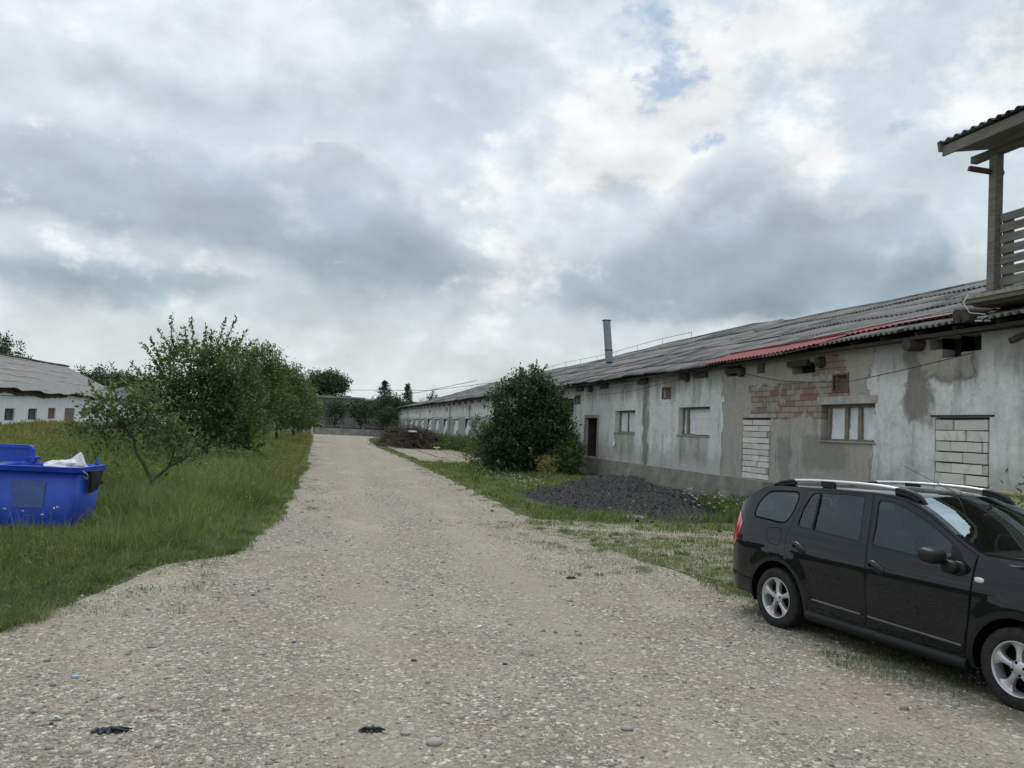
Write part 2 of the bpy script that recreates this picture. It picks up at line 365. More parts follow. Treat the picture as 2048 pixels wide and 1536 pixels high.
# loose stones
def icosa():
    t = (1+5**.5)/2
    V = np.array([(-1, t, 0), (1, t, 0), (-1, -t, 0), (1, -t, 0), (0, -1, t), (0, 1, t), (0, -1, -t), (0, 1, -t), (t, 0, -1), (t, 0, 1), (-t, 0, -1), (-t, 0, 1)], float)
    F = np.array([(0, 11, 5), (0, 5, 1), (0, 1, 7), (0, 7, 10), (0, 10, 11), (1, 5, 9), (5, 11, 4), (11, 10, 2), (10, 7, 6), (7, 1, 8), (3, 9, 4), (3, 4, 2), (3, 2, 6), (3, 6, 8), (3, 8, 9), (4, 9, 5), (2, 4, 11), (6, 2, 10), (8, 6, 7), (9, 8, 1)])
    return V/np.linalg.norm(V[0]), F
IV, IF = icosa()
def stones(P, size, flat=(.35, .7), seed=1):
    r = np.random.default_rng(seed); n = len(P)
    V = IV[None]*(1+r.normal(size=(n, 12, 1))*.14)
    sc = np.stack([np.ones(n), r.uniform(.55, 1, n), r.uniform(flat[0], flat[1], n)], 1)*size[:, None]
    V = V*sc[:, None, :]
    a = r.uniform(0, 2*pi, n); c, s_ = np.cos(a)[:, None], np.sin(a)[:, None]
    x = V[:, :, 0]*c-V[:, :, 1]*s_; y = V[:, :, 0]*s_+V[:, :, 1]*c
    ti = r.normal(size=(n, 1))*.2
    z = V[:, :, 2]+x*ti
    V = np.stack([x, y, z], 2)+P[:, None, :]
    F = (IF[None]+np.arange(n)[:, None, None]*12).reshape(-1, 3)
    return bigmesh(V, F)
def roadx(y, side):
    L = ROAD_L if side == 'L' else [p for p in ROAD_R if p[1] > -2][::-1]
    L = sorted(L, key=lambda p: p[1])
    return np.interp(y, [p[1] for p in L], [p[0] for p in L])
m, t, b, p = newmat('pebble', .85, .25)
ri = t.n('ShaderNodeNewGeometry').outputs['Random Per Island']
c = t.ramp(ri, [(0., (.15, .14, .125)), (.06, (.24, .225, .195)), (.5, (.34, .32, .275)), (.8, (.46, .44, .39)), (.86, (.33, .25, .20)), (.93, (.52, .50, .45)), (1., (.68, .66, .61))])
c = t.mix(t.m('MULTIPLY', t.noise(p, 60., 4, .6), .5), c, t.mix(1., c, (.7, .66, .6), 'MULTIPLY'))
t.set(b.inputs['Base Color'], c); bump(t, b, t.noise(p, 120., 4, .6), .4, .004); M['pebble'] = m
def roadpts(n, r0, r1, pw, seed, a0=-.62, a1=1.15):
    r = np.random.default_rng(seed); u = r.uniform(0, 1, n)
    rr = r0*(r1/r0)**(u**pw); a = r.uniform(a0, a1, n)
    return rr*np.sin(a), rr*np.cos(a), r
x, y, r = roadpts(150000, 3.2, 30, 1.0, 21)
keep = (x > roadx(y, 'L')-.1) & (x < roadx(y, 'R')+.3+r.exponential(.5, len(x)))
# clumps: denser to the left, thin on the wheel tracks
cl = np.sin(x*1.7+y*.6)+np.sin(x*.8-y*1.3+2)+np.sin(x*4.1+y*2.9)*.6
xr = x-y*.028+.6; trk = np.exp(-((xr-1.0)/.5)**2)+np.exp(-((xr-2.9)/.5)**2)
keep &= r.uniform(0, 1, len(x)) < np.clip(.62+.16*cl-.35*trk+.25*(x < -.5), .16, 1)
x, y = x[keep], y[keep]; d_ = np.hypot(x, y)
sz = np.clip(r.lognormal(-5.12, .56, len(x))*(.75+.045*d_), .0025, .040)
P = np.stack([x, y, .004+sz*.12], 1)
tag(link('gravel', stones(P, sz, seed=3), M['pebble']), 'loose pale and grey pebbles scattered over the gravel road', 'gravel', kind='stuff')
# ================================================================== barns
XW = 11.93
def wall_mat(name, near):
    m, t, b, p = newmat(name, .92, .15)
    X, Y, Z = t.xyz(p)
    q = t.comb(0., t.m('MULTIPLY', Y, 1.), t.m('MULTIPLY', Z, 1.))
    st = t.comb(0., t.m('MULTIPLY', Y, 2.6), t.m('MULTIPLY', Z, .45))
    n1 = t.noise(q, 1.1, 8, .62); n2 = t.noise(q, 7., 7, .65); ns = t.noise(st, 1., 7, .6); n3 = t.noise(q, 28., 5, .6)
    w1 = t.m('ADD', t.m('MULTIPLY', t.m('SUBTRACT', t.noise(q, 2.2, 7, .6), .5), 1.0), t.m('MULTIPLY', t.m('SUBTRACT', t.noise(q, .8, 3, .5), .5), .9))
    if near:
        c = t.ramp(t.m('ADD', t.m('MULTIPLY', n1, .55), t.m('MULTIPLY', n2, .45)), [(.34, (.40, .40, .38)), (.46, (.61, .61, .59)), (.60, (.75, .75, .735))])
        c = t.mix(t.m('MULTIPLY', t.step(ns, .5, .72), .55), c, (.27, .275, .26))
        # running dirt under the eaves and damp above the plinth
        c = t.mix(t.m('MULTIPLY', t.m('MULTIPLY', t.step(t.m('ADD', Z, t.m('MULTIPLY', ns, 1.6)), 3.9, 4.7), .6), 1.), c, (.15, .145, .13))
        c = t.mix(t.m('MULTIPLY', t.step(t.m('ADD', Z, w1), 1.9, 1.0), .45), c, (.23, .225, .20))
        # below the windows: greenish run-off
        for a, e in ((30.3, 32.5), (24.0, 26.3), (16.2, 18.0)):
            c = t.mix(t.m('MULTIPLY', t.m('MULTIPLY', t.box(Y, a, e, .25), t.box(Z, 1.1, 2.0, .25)), t.m('MULTIPLY', ns, .95)), c, (.19, .18, .13))
        # bare grey-brown render where the whitewash has come off
        yw = t.m('ADD', Y, t.m('MULTIPLY', w1, .9)); zw = t.m('ADD', Z, t.m('MULTIPLY', w1, .6))
        bare = t.mix(n2, (.25, .23, .20), (.50, .465, .415))
        bare = t.mix(t.m('MULTIPLY', t.step(ns, .5, .7), .7), bare, (.20, .195, .175))
        mk = t.box(yw, 16.15, 23.05, .05)
        mk = t.m('MAXIMUM', mk, t.m('MULTIPLY', t.m('MULTIPLY', t.box(yw, 14.3, 15.0, .12), t.step(zw, 2.35, 2.6)), .55))
        mk = t.m('MAXIMUM', mk, t.m('MULTIPLY', t.m('MULTIPLY', t.box(yw, 29.0, 29.4, .25), t.step(zw, .5, 1.)), t.step(ns, .3, .6, .3, .75)))
        mk = t.m('MAXIMUM', mk, t.m('MULTIPLY', t.box(yw, 13.3, 14.6, .1), t.step(zw, 3.2, 3.5)))
        c = t.mix(t.m('MULTIPLY', mk, .93), c, bare)
        # whiter strips left on the bare part, darker cement smear under the window
        c = t.mix(t.m('MULTIPLY', t.m('MULTIPLY', t.box(yw, 17.0, 18.7, .12), t.box(zw, 1.25, 2.1, .10)), .5), c, (.16, .165, .15))
        c = t.mix(t.m('MULTIPLY', t.m('MULTIPLY', t.box(yw, 19.3, 19.9, .08), t.step(zw, 2.1, 1.9)), .6), c, (.19, .20, .19))
        edge = t.m('MULTIPLY', mk, t.m('SUBTRACT', 1., mk))
        c = t.mix(t.m('MULTIPLY', edge, 2.6, clamp=True), c, (.11, .10, .09))
        # bricks showing
        bt = t.n('ShaderNodeTexBrick', {'Vector': t.comb(t.m('ADD', Y, t.m('MULTIPLY', n2, .03)), t.m('ADD', Z, t.m('MULTIPLY', n2, .02)), 0.), 'Scale': 1., 'Brick Width': .40, 'Row Height': .15, 'Mortar Size': .010,
                 'Color1': (.25, .125, .085, 1), 'Color2': (.36, .335, .30, 1), 'Mortar': (.07, .06, .055, 1), 'Bias': 0.})
        br = t.mix(t.m('MULTIPLY', n3, .45), bt.outputs[0], (.27, .21, .18))
        br = t.mix(t.step(t.noise(q, 2.6, 5, .6), .54, .62), br, (.33, .32, .30))
        yb = t.m('ADD', yw, t.m('MULTIPLY', t.m('SUBTRACT', t.noise(q, 1.1, 3, .5), .5), 2.2))
        bm = t.m('MULTIPLY', t.box(yb, 17.5, 21.6, .03), t.box(zw, 2.52, 3.42, .03))
        bm = t.m('MAXIMUM', bm, t.m('MULTIPLY', t.box(yw, 17.0, 19.6, .03), t.box(zw, 3.0, 3.32, .03)))
        bm = t.m('MAXIMUM', bm, t.m('MULTIPLY', t.box(yw, 17.2, 19.2, .04), t.box(zw, 3.6, 4.0, .03)))
        c = t.mix(bm, c, br)
        # cracks
        ck = t.n('ShaderNodeTexVoronoi', {'Vector': t.v('ADD', q, t.v('SCALE', t.noise(q, 3., 5, .6, col=True), .5)), 'Scale': .55}, feature='DISTANCE_TO_EDGE').outputs['Distance']
        c = t.mix(t.m('MULTIPLY', t.step(ck, .006, .002), t.step(n1, .52, .62, 0., .7)), c, (.09, .085, .08))
        # far wing: grey cement dado up to the window heads
        far = t.step(Y, 52, 53)
        dz = t.m('ADD', Z, t.m('MULTIPLY', t.m('SUBTRACT', t.noise(t.comb(0., Y, 0.), .9, 3, .6), .5), .5))
        dad = t.m('MULTIPLY', far, t.step(dz, 2.80, 2.72))
        dc = t.mix(ns, (.28, .28, .27), (.42, .41, .39))
        dc = t.mix(t.step(t.noise(t.comb(0., t.m('MULTIPLY', Y, .25), t.m('MULTIPLY', Z, .8)), 1., 5, .6), .55, .65), dc, (.25, .19, .15))
        c = t.mix(dad, c, dc)
        for yy in (66.3, 76.8, 101.):
            c = t.mix(t.m('MULTIPLY', t.box(Y, yy, yy+1.0, .2), .7), c, (.20, .19, .165))
    else:
        c = t.ramp(t.m('ADD', t.m('MULTIPLY', n1, .5), t.m('MULTIPLY', n2, .5)), [(.3, (.58, .60, .61)), (.6, (.76, .78, .80))])
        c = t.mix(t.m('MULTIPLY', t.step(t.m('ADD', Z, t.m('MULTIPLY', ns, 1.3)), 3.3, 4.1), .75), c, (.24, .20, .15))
        c = t.mix(t.m('MULTIPLY', t.step(t.m('ADD', Z, w1), .7, .1), .7), c, (.30, .27, .23))
    t.set(b.inputs['Base Color'], c)
    bump(t, b, t.m('ADD', n2, t.m('MULTIPLY', n3, .5)), .55, .02); return m
def roof_mat(name, base, dark, lite):
    m, t, b, p = newmat(name, .9, .15)
    ri = t.n('ShaderNodeNewGeometry').outputs['Random Per Island']
    n = t.noise(p, 2.0, 8, .65); n2 = t.noise(p, 18., 8, .8)
    f = t.m('ADD', t.m('MULTIPLY', n, .5), t.m('ADD', t.m('MULTIPLY', n2, .55), t.m('MULTIPLY', ri, .2)))
    c = t.ramp(f, [(.44, dark), (.60, base), (.84, lite)])
    t.set(b.inputs['Base Color'], c); bump(t, b, n2, .8, .03); return m
M['near_wall'] = wall_mat('whitewashed_wall', True); M['far_wall'] = wall_mat('white_barn_wall', False)
M['roof'] = roof_mat('fibre_cement_roof', (.165, .163, .157), (.035, .035, .033), (.27, .265, .255))
M['roof_pale'] = roof_mat('weathered_roof', (.18, .178, .172), (.10, .098, .095), (.27, .265, .255))
M['red_sheet'] = simple('red_sheet', (.19, .026, .036), .6, .3, 2.5, spec=.15, c2=(.27, .055, .062))
M['block'] = None
m, t, b, p = newmat('aerated_block', .9, .15)
ri = t.n('ShaderNodeNewGeometry').outputs['Random Per Island']
c = t.ramp(ri, [(0., (.40, .395, .36)), (.12, (.30, .29, .265)), (.2, (.56, .55, .50)), (1., (.72, .705, .65))])
c = t.mix(t.m('MULTIPLY', t.step(t.noise(p, 5., 7, .65), .52, .68), .45), c, (.31, .29, .26))
t.set(b.inputs['Base Color'], c); bump(t, b, t.noise(p, 30., 5, .7), .6, .01); M['block'] = m
m, t, b, p = newmat('plinth_concrete', .92, .15)
c = t.ramp(t.noise(p, 1.6, 8, .65), [(.3, (.17, .16, .14)), (.55, (.27, .255, .22)), (.75, (.37, .35, .31))])
X, Y, Z = t.xyz(p)
c = t.mix(t.m('MULTIPLY', t.step(t.noise(p, 1.3, 6, .6), .42, .58), t.step(Y, 24., 18., 0., .7)), c, (.10, .105, .045))
t.set(b.inputs['Base Color'], c); bump(t, b, t.noise(p, 12., 6, .65), .7, .02); M['plinth'] = m

def wall_panel(name, X, y0, y1, z0, z1, ops, mat, parent, sgn=-1, depth=.3, pitch=None, jag=0.):
    """wall in the plane x=X facing sgn*x with real openings (y0,y1,z0,z1[,depth]) and their reveals"""
    ys = sorted({y0, y1, *[o[0] for o in ops], *[o[1] for o in ops]}); zs = sorted({z0, z1, *[o[2] for o in ops], *[o[3] for o in ops]})
    mb = MB(); idx = {}
    def vid(i, j):
        if (i, j) not in idx: idx[(i, j)] = len(mb.V); mb.V.append((X, ys[i], zs[j]))
        return idx[(i, j)]
    for i in range(len(ys)-1):
        for j in range(len(zs)-1):
            cy, cz = (ys[i]+ys[i+1])/2, (zs[j]+zs[j+1])/2
            if any(o[0] < cy < o[1] and o[2] < cz < o[3] for o in ops): continue
            f = (vid(i, j), vid(i, j+1), vid(i+1, j+1), vid(i+1, j))
            mb.F.append(f if sgn < 0 else f[::-1]); mb.M.append(0); mb.sm.append(False)
    for o in ops:
        a, e, lo, hi = o[:4]; dp = (o[4] if len(o) > 4 else depth)*(-sgn)
        c0 = [(X, a, lo), (X, e, lo), (X, e, hi), (X, a, hi)]; c1 = [(X+dp, y, z) for _, y, z in c0]
        mb.add(c0+c1, [(k, (k+1) % 4, 4+(k+1) % 4, 4+k)[::sgn if sgn > 0 else -1] for k in range(4)])
        if len(o) > 5: mb.add(c1, [(0, 1, 2, 3)], 1)
    return mb.build(name, mat, parent)

# ---------------------------------------------------------------- the long barn on the right
barn = root('long_barn', 'long low whitewashed barn with corrugated grey roof and patched red sheets', 'barn', (XW, 12, 0))
RZ = lambda y: float(np.interp(y, [0, 19, 24, 29.3, 29.6, 38, 50, 64, 75, 100, 118, 131], [6.5, 6.56, 6.62, 6.66, 6.82, 6.76, 6.68, 6.66, 6.74, 6.5, 6.2, 6.0]))
EZ = lambda y: float(np.interp(y, [0, 12, 17, 23, 28, 41, 58, 90, 131], [4.3, 4.27, 4.24, 4.12, 4.11, 4.08, 4.12, 4.22, 4.3]))
XE, XR = 11.42, 17.8
def rp(y, s, dz=0.):
    z = EZ(y)+(RZ(y)-EZ(y))*s + .02*sin(y*.9+s*3)+.03*sin(y*.23+s*5)-.06*s*(1-s)
    return (XE+(XR-XE)*s, y, z+dz)
def corrugated(y0, y1, xz, rows, shw=1.05, pitch=.175, amp=.026, mat=None, name='roof', parent=None, jit=1., skip=None, seed=4, npw=7, lift=.022):
    r = np.random.default_rng(seed); V = []; F = []; nw = int(round(shw/pitch)); nv = nw*npw+1
    y = y0; k = 0
    while y < y1-.1:
        for row in range(rows):
            if skip and skip(y, row): continue
            s0 = row/rows - (.035 if row else 0) + r.normal()*.006*jit; s1 = (row+1)/rows+.012
            if row == 0: s0 += r.normal()*.005*jit
            s1 = min(s1, 1.0); dz = lift*(.6+row % 2*.5)+r.normal()*.006*jit; tl = r.normal()*.012*jit
            yy = y+(row*.37 % 1)*shw*.5+np.linspace(0, shw+.06, nv)+r.normal()*.01*jit; base = len(V)
            for si, s_ in enumerate((s0, (s0+s1)/2, s1)):
                for j, q in enumerate(yy):
                    a = xz(q, s_); h = amp*cos(2*pi*(q-y0)/pitch)
                    V.append((a[0], a[1], a[2]+h+dz+lift*(1-si)*.6+tl*(j/nv-.5)+(.012*(row % 2) if si == 0 else 0)))
            for i in range(2):
                for j in range(nv-1): F.append((base+i*nv+j, base+i*nv+j+1, base+(i+1)*nv+j+1, base+(i+1)*nv+j))
        y += shw; k += 1
    me = bigmesh(V, F); me.polygons.foreach_set('use_smooth', [True]*len(F))
    o = link(name, me, mat, parent)
    sm = o.modifiers.new('solid', 'SOLIDIFY'); sm.thickness = .008
    return o
corrugated(2, 131, rp, 6, mat=M['roof'], parent=barn, amp=.032, lift=.026, jit=.8)
# the other slope, seen only from elsewhere
mb = MB(); ys = list(range(2, 132, 3))
V = []
for y in ys: a = rp(y, 1); V += [(a[0], y, a[2]-.01), (2*XR-XE, y, EZ(y))]
mb.add(V, [(2*i, 2*i+2, 2*i+3, 2*i+1) for i in range(len(ys)-1)]); mb.build('rear_roof_slope', M['roof'], barn)
mb = MB()
for i in range(len(ys)-1):
    a, e = rp(ys[i], 1, .03), rp(ys[i+1], 1, .03); mb.tube([a, e], .07, 8, caps=True)
mb.build('ridge_cap', M['roof'], barn)
# red sheets laid over the eave
mb = MB()
def redrun(y0, y1, s0, s1, dz0, dz1):
    n = int((y1-y0)/.05)
    prof = [.0, .0, .022, .022]
    V = []; ys_ = [y0+(y1-y0)*i/n for i in range(n+1)]
    for i, q in enumerate(ys_):
        k = (i-1) % 4; h = .028 if k in (0, 1) else 0.
        f = (q-y0)/(y1-y0)
        for s_ in (s0, s1): a = rp(q, s_, .075+dz0+(dz1-dz0)*f+h); V.append(a)
    mb.add(V, [(2*i, 2*i+2, 2*i+3, 2*i+1) for i in range(n)])
    return ys_
redrun(17.4, 23.15, -.015, .115, 0, 0)
redrun(12.6, 17.6, .105, .165, 0, .0)
o = mb.build('red_roof_sheet', M['red_sheet'], barn); sm = o.modifiers.new('s', 'SOLIDIFY'); sm.thickness = .004
o['label'] = 'bright red profiled metal sheets over the eave'
mb = MB()
mb.beam(rp(23.2, .12, .12), rp(17.5, .12, .12), .10, .03); mb.beam(rp(17.5, .17, .12), rp(12.4, .17, .13), .06, .03)
o = mb.build('red_flashing', simple('red_flashing', (.29, .06, .07), .6, .15, 3, spec=.15), barn)
for a_, e_ in ((rp(35.5, .03, .09), rp(30.2, .05, .10)), (rp(15.6, .10, .12), rp(13.4, .12, .13)), (rp(28.0, .45, .08), rp(24.0, .46, .08)), (rp(19.5, .2, .1), rp(15.5, .24, .1))):
    mb = MB(); mb.beam(a_, e_, .09, .02); mb.build('pale_roof_board', M['white_paint'], barn)

NW = dict(A=(30.27, 32.49, 1.98, 2.87), B=(23.96, 26.26, 1.99, 2.92), C=(16.0, 18.01, 2.0, 2.86))
BD = dict(D=(20.33, 21.85, .84, 2.55), E=(12.78, 14.16, .84, 2.55))
DOOR = (34.67, 36.36, .84, 2.58)
VENT = [(27.0, 27.68, 3.28, 3.62), (37.36, 38.11, 3.29, 3.62), (17.0, 17.53, 3.19, 3.55)]
FARW = [(119.98, 116.65, 1.3, 2.52), (112.99, 109.4, 1.39, 2.52), (106.65, 103.41, 1.45, 2.59), (100.06, 96.96, 1.5, 2.59), (93.48, 90.28, 1.45, 2.62), (87.08, 84.57, 1.51, 2.58),
        (81.1, 78.62, 1.6, 2.6), (74.83, 72.15, 1.6, 2.57), (68.8, 66.09, 1.6, 2.6), (63.93, 62.34, 1.7, 2.6), (58.6, 57.0, 1.65, 2.6)]
FARW = [(b_, a_, c_, d_) for a_, b_, c_, d_ in FARW]
FARV = [(117.6, 118.8, 3.3, 3.55), (105.1, 106.2, 3.28, 3.52), (91.6, 92.6, 3.3, 3.56), (79., 79.9, 3.32, 3.6), (66.6, 67.4, 3.3, 3.56), (60.3, 61.1, 3.33, 3.6), (48, 48.6, 3.3, 3.6)]
NOTCH = [(13.0, 13.5, 3.80, 4.12), (13.5, 14.0, 3.72, 4.12), (14.0, 14.35, 3.9, 4.12), (18.3, 19.35, 3.68, 3.95), (20.7, 21.15, 3.8, 4.1), (22.0, 22.9, 3.8, 4.1), (25.9, 26.4, 3.84, 4.1), (29.1, 29.9, 3.86, 4.1), (33.6, 34.3, 3.86, 4.1), (36.9, 37.8, 3.86, 4.1), (5, 6.2, 3.8, 4.1), (9.5, 10.2, 3.8, 4.1)]
ops = [(*v, .26) for v in NW.values()]+[(*v, .16) for v in BD.values()]+[(*DOOR, .3)]+[(*v, .16, 1) for v in VENT]+[(*v, .2) for v in FARW]+[(*v, .12, 1) for v in FARV]+[(*v, .3, 1) for v in NOTCH]
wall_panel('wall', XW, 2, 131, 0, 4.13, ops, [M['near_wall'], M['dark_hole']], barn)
mb = MB()      # gable ends, back wall and floor slab close the volume
for y in (2.02, 130.98):
    mb.add([(XW, y, 0), (2*XR-XW, y, 0), (2*XR-XW, y, 4.05), (XR, y, RZ(y)-.05), (XW, y, 4.05)], [(0, 1, 2, 3, 4)])
mb.add([(2*XR-XW, 2, 0), (2*XR-XW, 131, 0), (2*XR-XW, 131, 4.2), (2*XR-XW, 2, 4.2)], [(0, 1, 2, 3)])
mb.build('end_wall', M['near_wall'], barn)
# plinth, in two proud steps
mb = MB(); mb.box((XW-.02, (2+40.)/2, .69), (.15, 38., .24)); mb.box((XW-.075, (2+38)/2, .275), (.17, 36, .55)); mb.box((XW-.04, 21, .558), (.14, 38, .03))
o = mb.build('plinth', M['plinth'], barn)
# wall plate, rafters and log ends under the eave
mb = MB()
mb.box((XW+.06, 66.5, 4.18), (.2, 129, .10))
y = 4.0
while y < 130:
    hgt = EZ(y)-.12
    mb.beam((XE+.30, y, EZ(y)-.03), (XW+.4, y, EZ(y)+.12), .08, .10); y += 1.05
mb.beam((XE+.22, 2, EZ(10)-.05), (XE+.22, 28, EZ(28)-.05), .03, .07)
mb.beam((XE+.22, 28, EZ(28)-.05), (XE+.22, 130, EZ(130)-.04), .03, .07)
mb.build('rafters', M['dark_wood'], barn)
for y, z, l in ((14.6, 4.02, .36), (13.05, 4.42, .5), (18.0, 3.9, .16), (21.9, 3.88, .16), (25.6, 3.9, .14), (35.7, 3.88, .18), (40.2, 3.92, .14), (8.3, 4.0, .3)):
    mb = MB(); mb.tube([(XW-l, y, z-.01), (XW-l+.06, y, z), (XW+.3, y, z+.05)], [.125, .14, .15], 14)
    mb.build('log_end', M['dark_wood'], barn)
for y in [44+3.1*k for k in range(28)]+[33.9, 37.3, 22.4, 19, 24.6, 29.5]:
    mb = MB(); mb.box((XW-.04, y, 3.94), (.12, .9, .15)); mb.build('beam_end', M['dark_wood'], barn)

def near_window(op, posts, panels, sill=.1, lintel=False, lab=None):
    y0, y1, z0, z1 = op; X = XW+.15
    mb = MB()
    for k, (a, sgn) in enumerate(panels):
        mb2 = a
    V = []; nx, nz = 14, 10                     # crumpled plastic sheeting
    for i in range(nx+1):
        for j in range(nz+1):
            yy = y0+.03+(y1-y0-.06)*i/nx; zz = z0+.02+(z1-z0-.04)*j/nz
            V.append((X+.05+rng.normal()*.006+.012*sin(yy*9+zz*4), yy, zz))
    mb.add(V, [(i*(nz+1)+j, i*(nz+1)+j+1, (i+1)*(nz+1)+j+1, (i+1)*(nz+1)+j) for i in range(nx) for j in range(nz)], 0, True)
    win = mb.build('window', M['plastic_white'], barn)
    f = MB()
    f.span((X, y0+.001, z1-.07), (X+.07, y1-.001, z1-.001)); f.span((X, y0+.001, z0+.001), (X+.07, y1-.001, z0+.05))
    for a, wd in posts: f.span((X-.01, a-wd/2, z0+.051), (X+.06, a+wd/2, z1-.071))
    f.build('frame', M['frame_wood'], win)
    s = MB(); s.box((XW+.03, (y0+y1)/2, z0-.018), (.15, (y1-y0)+.10, .032)); s.build('sill', M['concrete'] if sill else M['grey_wood'], win)
    return win
wA = near_window(NW['A'], [(32.3, .10), (31.4, .03), (30.32, .05)], [])
wB = near_window(NW['B'], [(25.85, .14), (26.2, .06)], [])
wC = near_window(NW['C'], [(17.9, .09), (17.22, .11), (16.72, .12)], [])
mb = MB()
V = []
for j in range(9):       # torn strip of plastic hanging out of window A
    for k in range(4): V.append((XW-.03-.02*sin(j), 32.45+.09*k-.02*j+.03*sin(j*1.7), 1.98-.07*j))
mb.add(V, [(j*4+k, j*4+k+1, j*4+4+k+1, j*4+4+k) for j in range(8) for k in range(3)], 0, True); mb.build('torn_sheet', M['plastic_white'], wA)
mb = MB(); mb.box((XW+.1, 24.62, 2.38), (.02, 1.1, .72)); mb.box((XW+.09, 24.7, 2.55), (.02, 1.2, .02)); mb.build('board', M['white_paint'], wB)
mb = MB(); mb.box((XW+.02, 17.05, 2.97), (.08, 2.25, .16)); mb.box((XW-.0, 17.0, 2.88), (.08, 2.05, .02)); mb.build('lintel', simple('limed_concrete', (.38, .375, .35), .9, .3, 4, bmp=.5), wC)
# doorways closed with aerated concrete blocks
def blocks(op, rows, seed, bl):
    r = np.random.default_rng(seed); y0, y1, z0, z1 = op; bk = MB()
    bk.span((XW+.12, y0, z0), (XW+.16, y1, z1))
    inf = bk.build('blocked_doorway', simple('mortar_gap', (.10, .095, .085), .9, .3, 20), barn)
    h = (z1-z0-.05)/rows; mb = MB()
    for k in range(rows):
        a = y1-.02; first = True
        while a > y0+.06:
            L = bl*(r.uniform(.45, .65) if (first and k % 2) else r.uniform(.95, 1.05)); e = max(a-L, y0+.03)
            if e-y0 < .12: e = y0+.03
            z = z0+k*h
            mb.box((XW+.065+r.normal()*.011, (a+e)/2, z+h/2), (.14, (a-e)-r.uniform(.010, .034), h-r.uniform(.010, .028)), Matrix.Rotation(r.normal()*.009, 3, 'X')); a = e; first = False
    o = mb.build('block', M['block'], inf); bevel(o, .008, 1); return inf
b1 = blocks(BD['D'], 10, 4, .85); b2 = blocks(BD['E'], 8, 6, .78)
b1['label'] = 'narrow doorway closed with white blocks left of the three-part window'
b2['label'] = 'wide doorway closed with white blocks behind the car roof'
mb = MB(); mb.box((XW+.01, 13.47, 2.575), (.06, 1.6, .035)); mb.build('lintel', M['rust_dark'], b2)
mb = MB(); mb.box((XW+.02, 21.0, 2.61), (.06, 1.9, .10)); mb.build('lintel', bpy.data.materials['limed_concrete'], b1)
# the open doorway by the bush
mb = MB(); y0, y1, z0, z1 = DOOR
mb.span((XW-.04, y0-.14, z0), (XW+.2, y0-.001, z1+.14)); mb.span((XW-.04, y1+.001, z0), (XW+.2, y1+.13, z1+.14)); mb.span((XW-.04, y0, z1+.001), (XW+.2, y1, z1+.14))
dr = mb.build('doorway', M['concrete'], barn)
mb = MB(); mb.box((XW+.55, y1-.12, (z0+z1)/2), (.9, .05, z1-z0-.05)); mb.build('door', M['dark_wood'], dr)
for v in VENT:
    mb = MB(); y0, y1, z0, z1 = v
    for a, e in (((XW-.02, y0-.05, z0-.05), (XW+.03, y0, z1+.05)), ((XW-.02, y1, z0-.05), (XW+.03, y1+.05, z1+.05)), ((XW-.02, y0, z1), (XW+.03, y1, z1+.05)), ((XW-.02, y0, z0-.05), (XW+.03, y1, z0))): mb.span(a, e)
    mb.add([(XW+.12, y0, z0), (XW+.12, y1, z0), (XW+.12, y1, z1), (XW+.12, y0, z1)], [(0, 1, 2, 3)])
    mb.build('vent', M['brown_wood'], barn)
for k, op in enumerate(FARW):
    y0, y1, z0, z1 = op; mb = MB(); V = []
    sk = (0, .25, .1, 0, .7, .1, .9, 0, .8, .3, 0)[k]      # some sheets hang away from the far jamb
    for i in range(5):
        for j in range(7):
            f = j/6; yy0 = y0+.05; yy1 = y1-.05-sk*(y1-y0)*.5*(f)
            V.append((XW+.08-.05*(1-f)+rng.normal()*.012, yy0+(yy1-yy0)*i/4, z0-.0+(z1-z0)*f-.02))
    mb.add(V, [(i*7+j, i*7+j+1, i*7+8+j, i*7+7+j) for i in range(4) for j in range(6)], 0, True)
    win = mb.build('window', M['plastic_white'], barn)
    f = MB(); X = XW+.02
    f.span((X, y0+.001, z1-.08), (X+.08, y1-.001, z1-.001)); f.span((X, y1-.1, z0), (X+.08, y1-.001, z1-.081)); f.span((X, y0+.001, z0), (X+.08, y0+.1, z1-.081))
    f.build('frame', M['frame_wood'], win)
    s = MB(); s.box((XW-.04, (y0+y1)/2, z1+.05), (.1, (y1-y0)+.5, .1)); s.build('lintel', M['white_paint'], win)
    if k in (0, 4, 5, 6, 7, 8):
        s = MB(); yc = (y0+y1)/2
        s.add([(XW-.02, yc-.8, z0), (XW-.02, yc+.8, z0), (XW-.05, yc+.5, z0-.3), (XW-.02, yc-.1, z0-.55-.4*(k in (4, 6))), (XW-.05, yc-.5, z0-.3)], [(0, 1, 2, 3, 4)]); s.build('torn_sheet', M['plastic_white'], win)
# chimneys and the wire along the ridge
mb = MB(); mb.beam((15.0, 42.1, 5.72), (14.93, 42.6, 8.05), .30, .30); ch = mb.build('chimney', M['steel'], barn)
mb = MB(); mb.box((14.985, 42.25, 6.4), (.36, .36, .04)); mb.build('collar', M['rust_dark'], ch)
mb = MB(); mb.box((14.93, 42.61, 8.06), (.40, .40, .04)); mb.build('cap', M['rust_dark'], ch)
mb = MB(); mb.beam((15.2, 63, 5.7), (15.2, 63, 6.75), .34, .34); mb.build('chimney', M['steel'], barn)
mb = MB(); pts = []
for k in range(24):
    y = 38+k*3.6; z = RZ(y)+.38+.05*sin(k*1.3)
    pts.append((XR, y, z)); mb.tube([(XR, y, RZ(y)), (XR, y, z)], .012, 5)
mb.tube(pts, .014, 5)
pts = [(13.2, 52+k*3, rp(52+k*3, .28)[2]+.28) for k in range(18)]
for p_ in pts: mb.tube([(p_[0], p_[1], p_[2]-.3), p_], .012, 5)
mb.tube(pts, .014, 5)
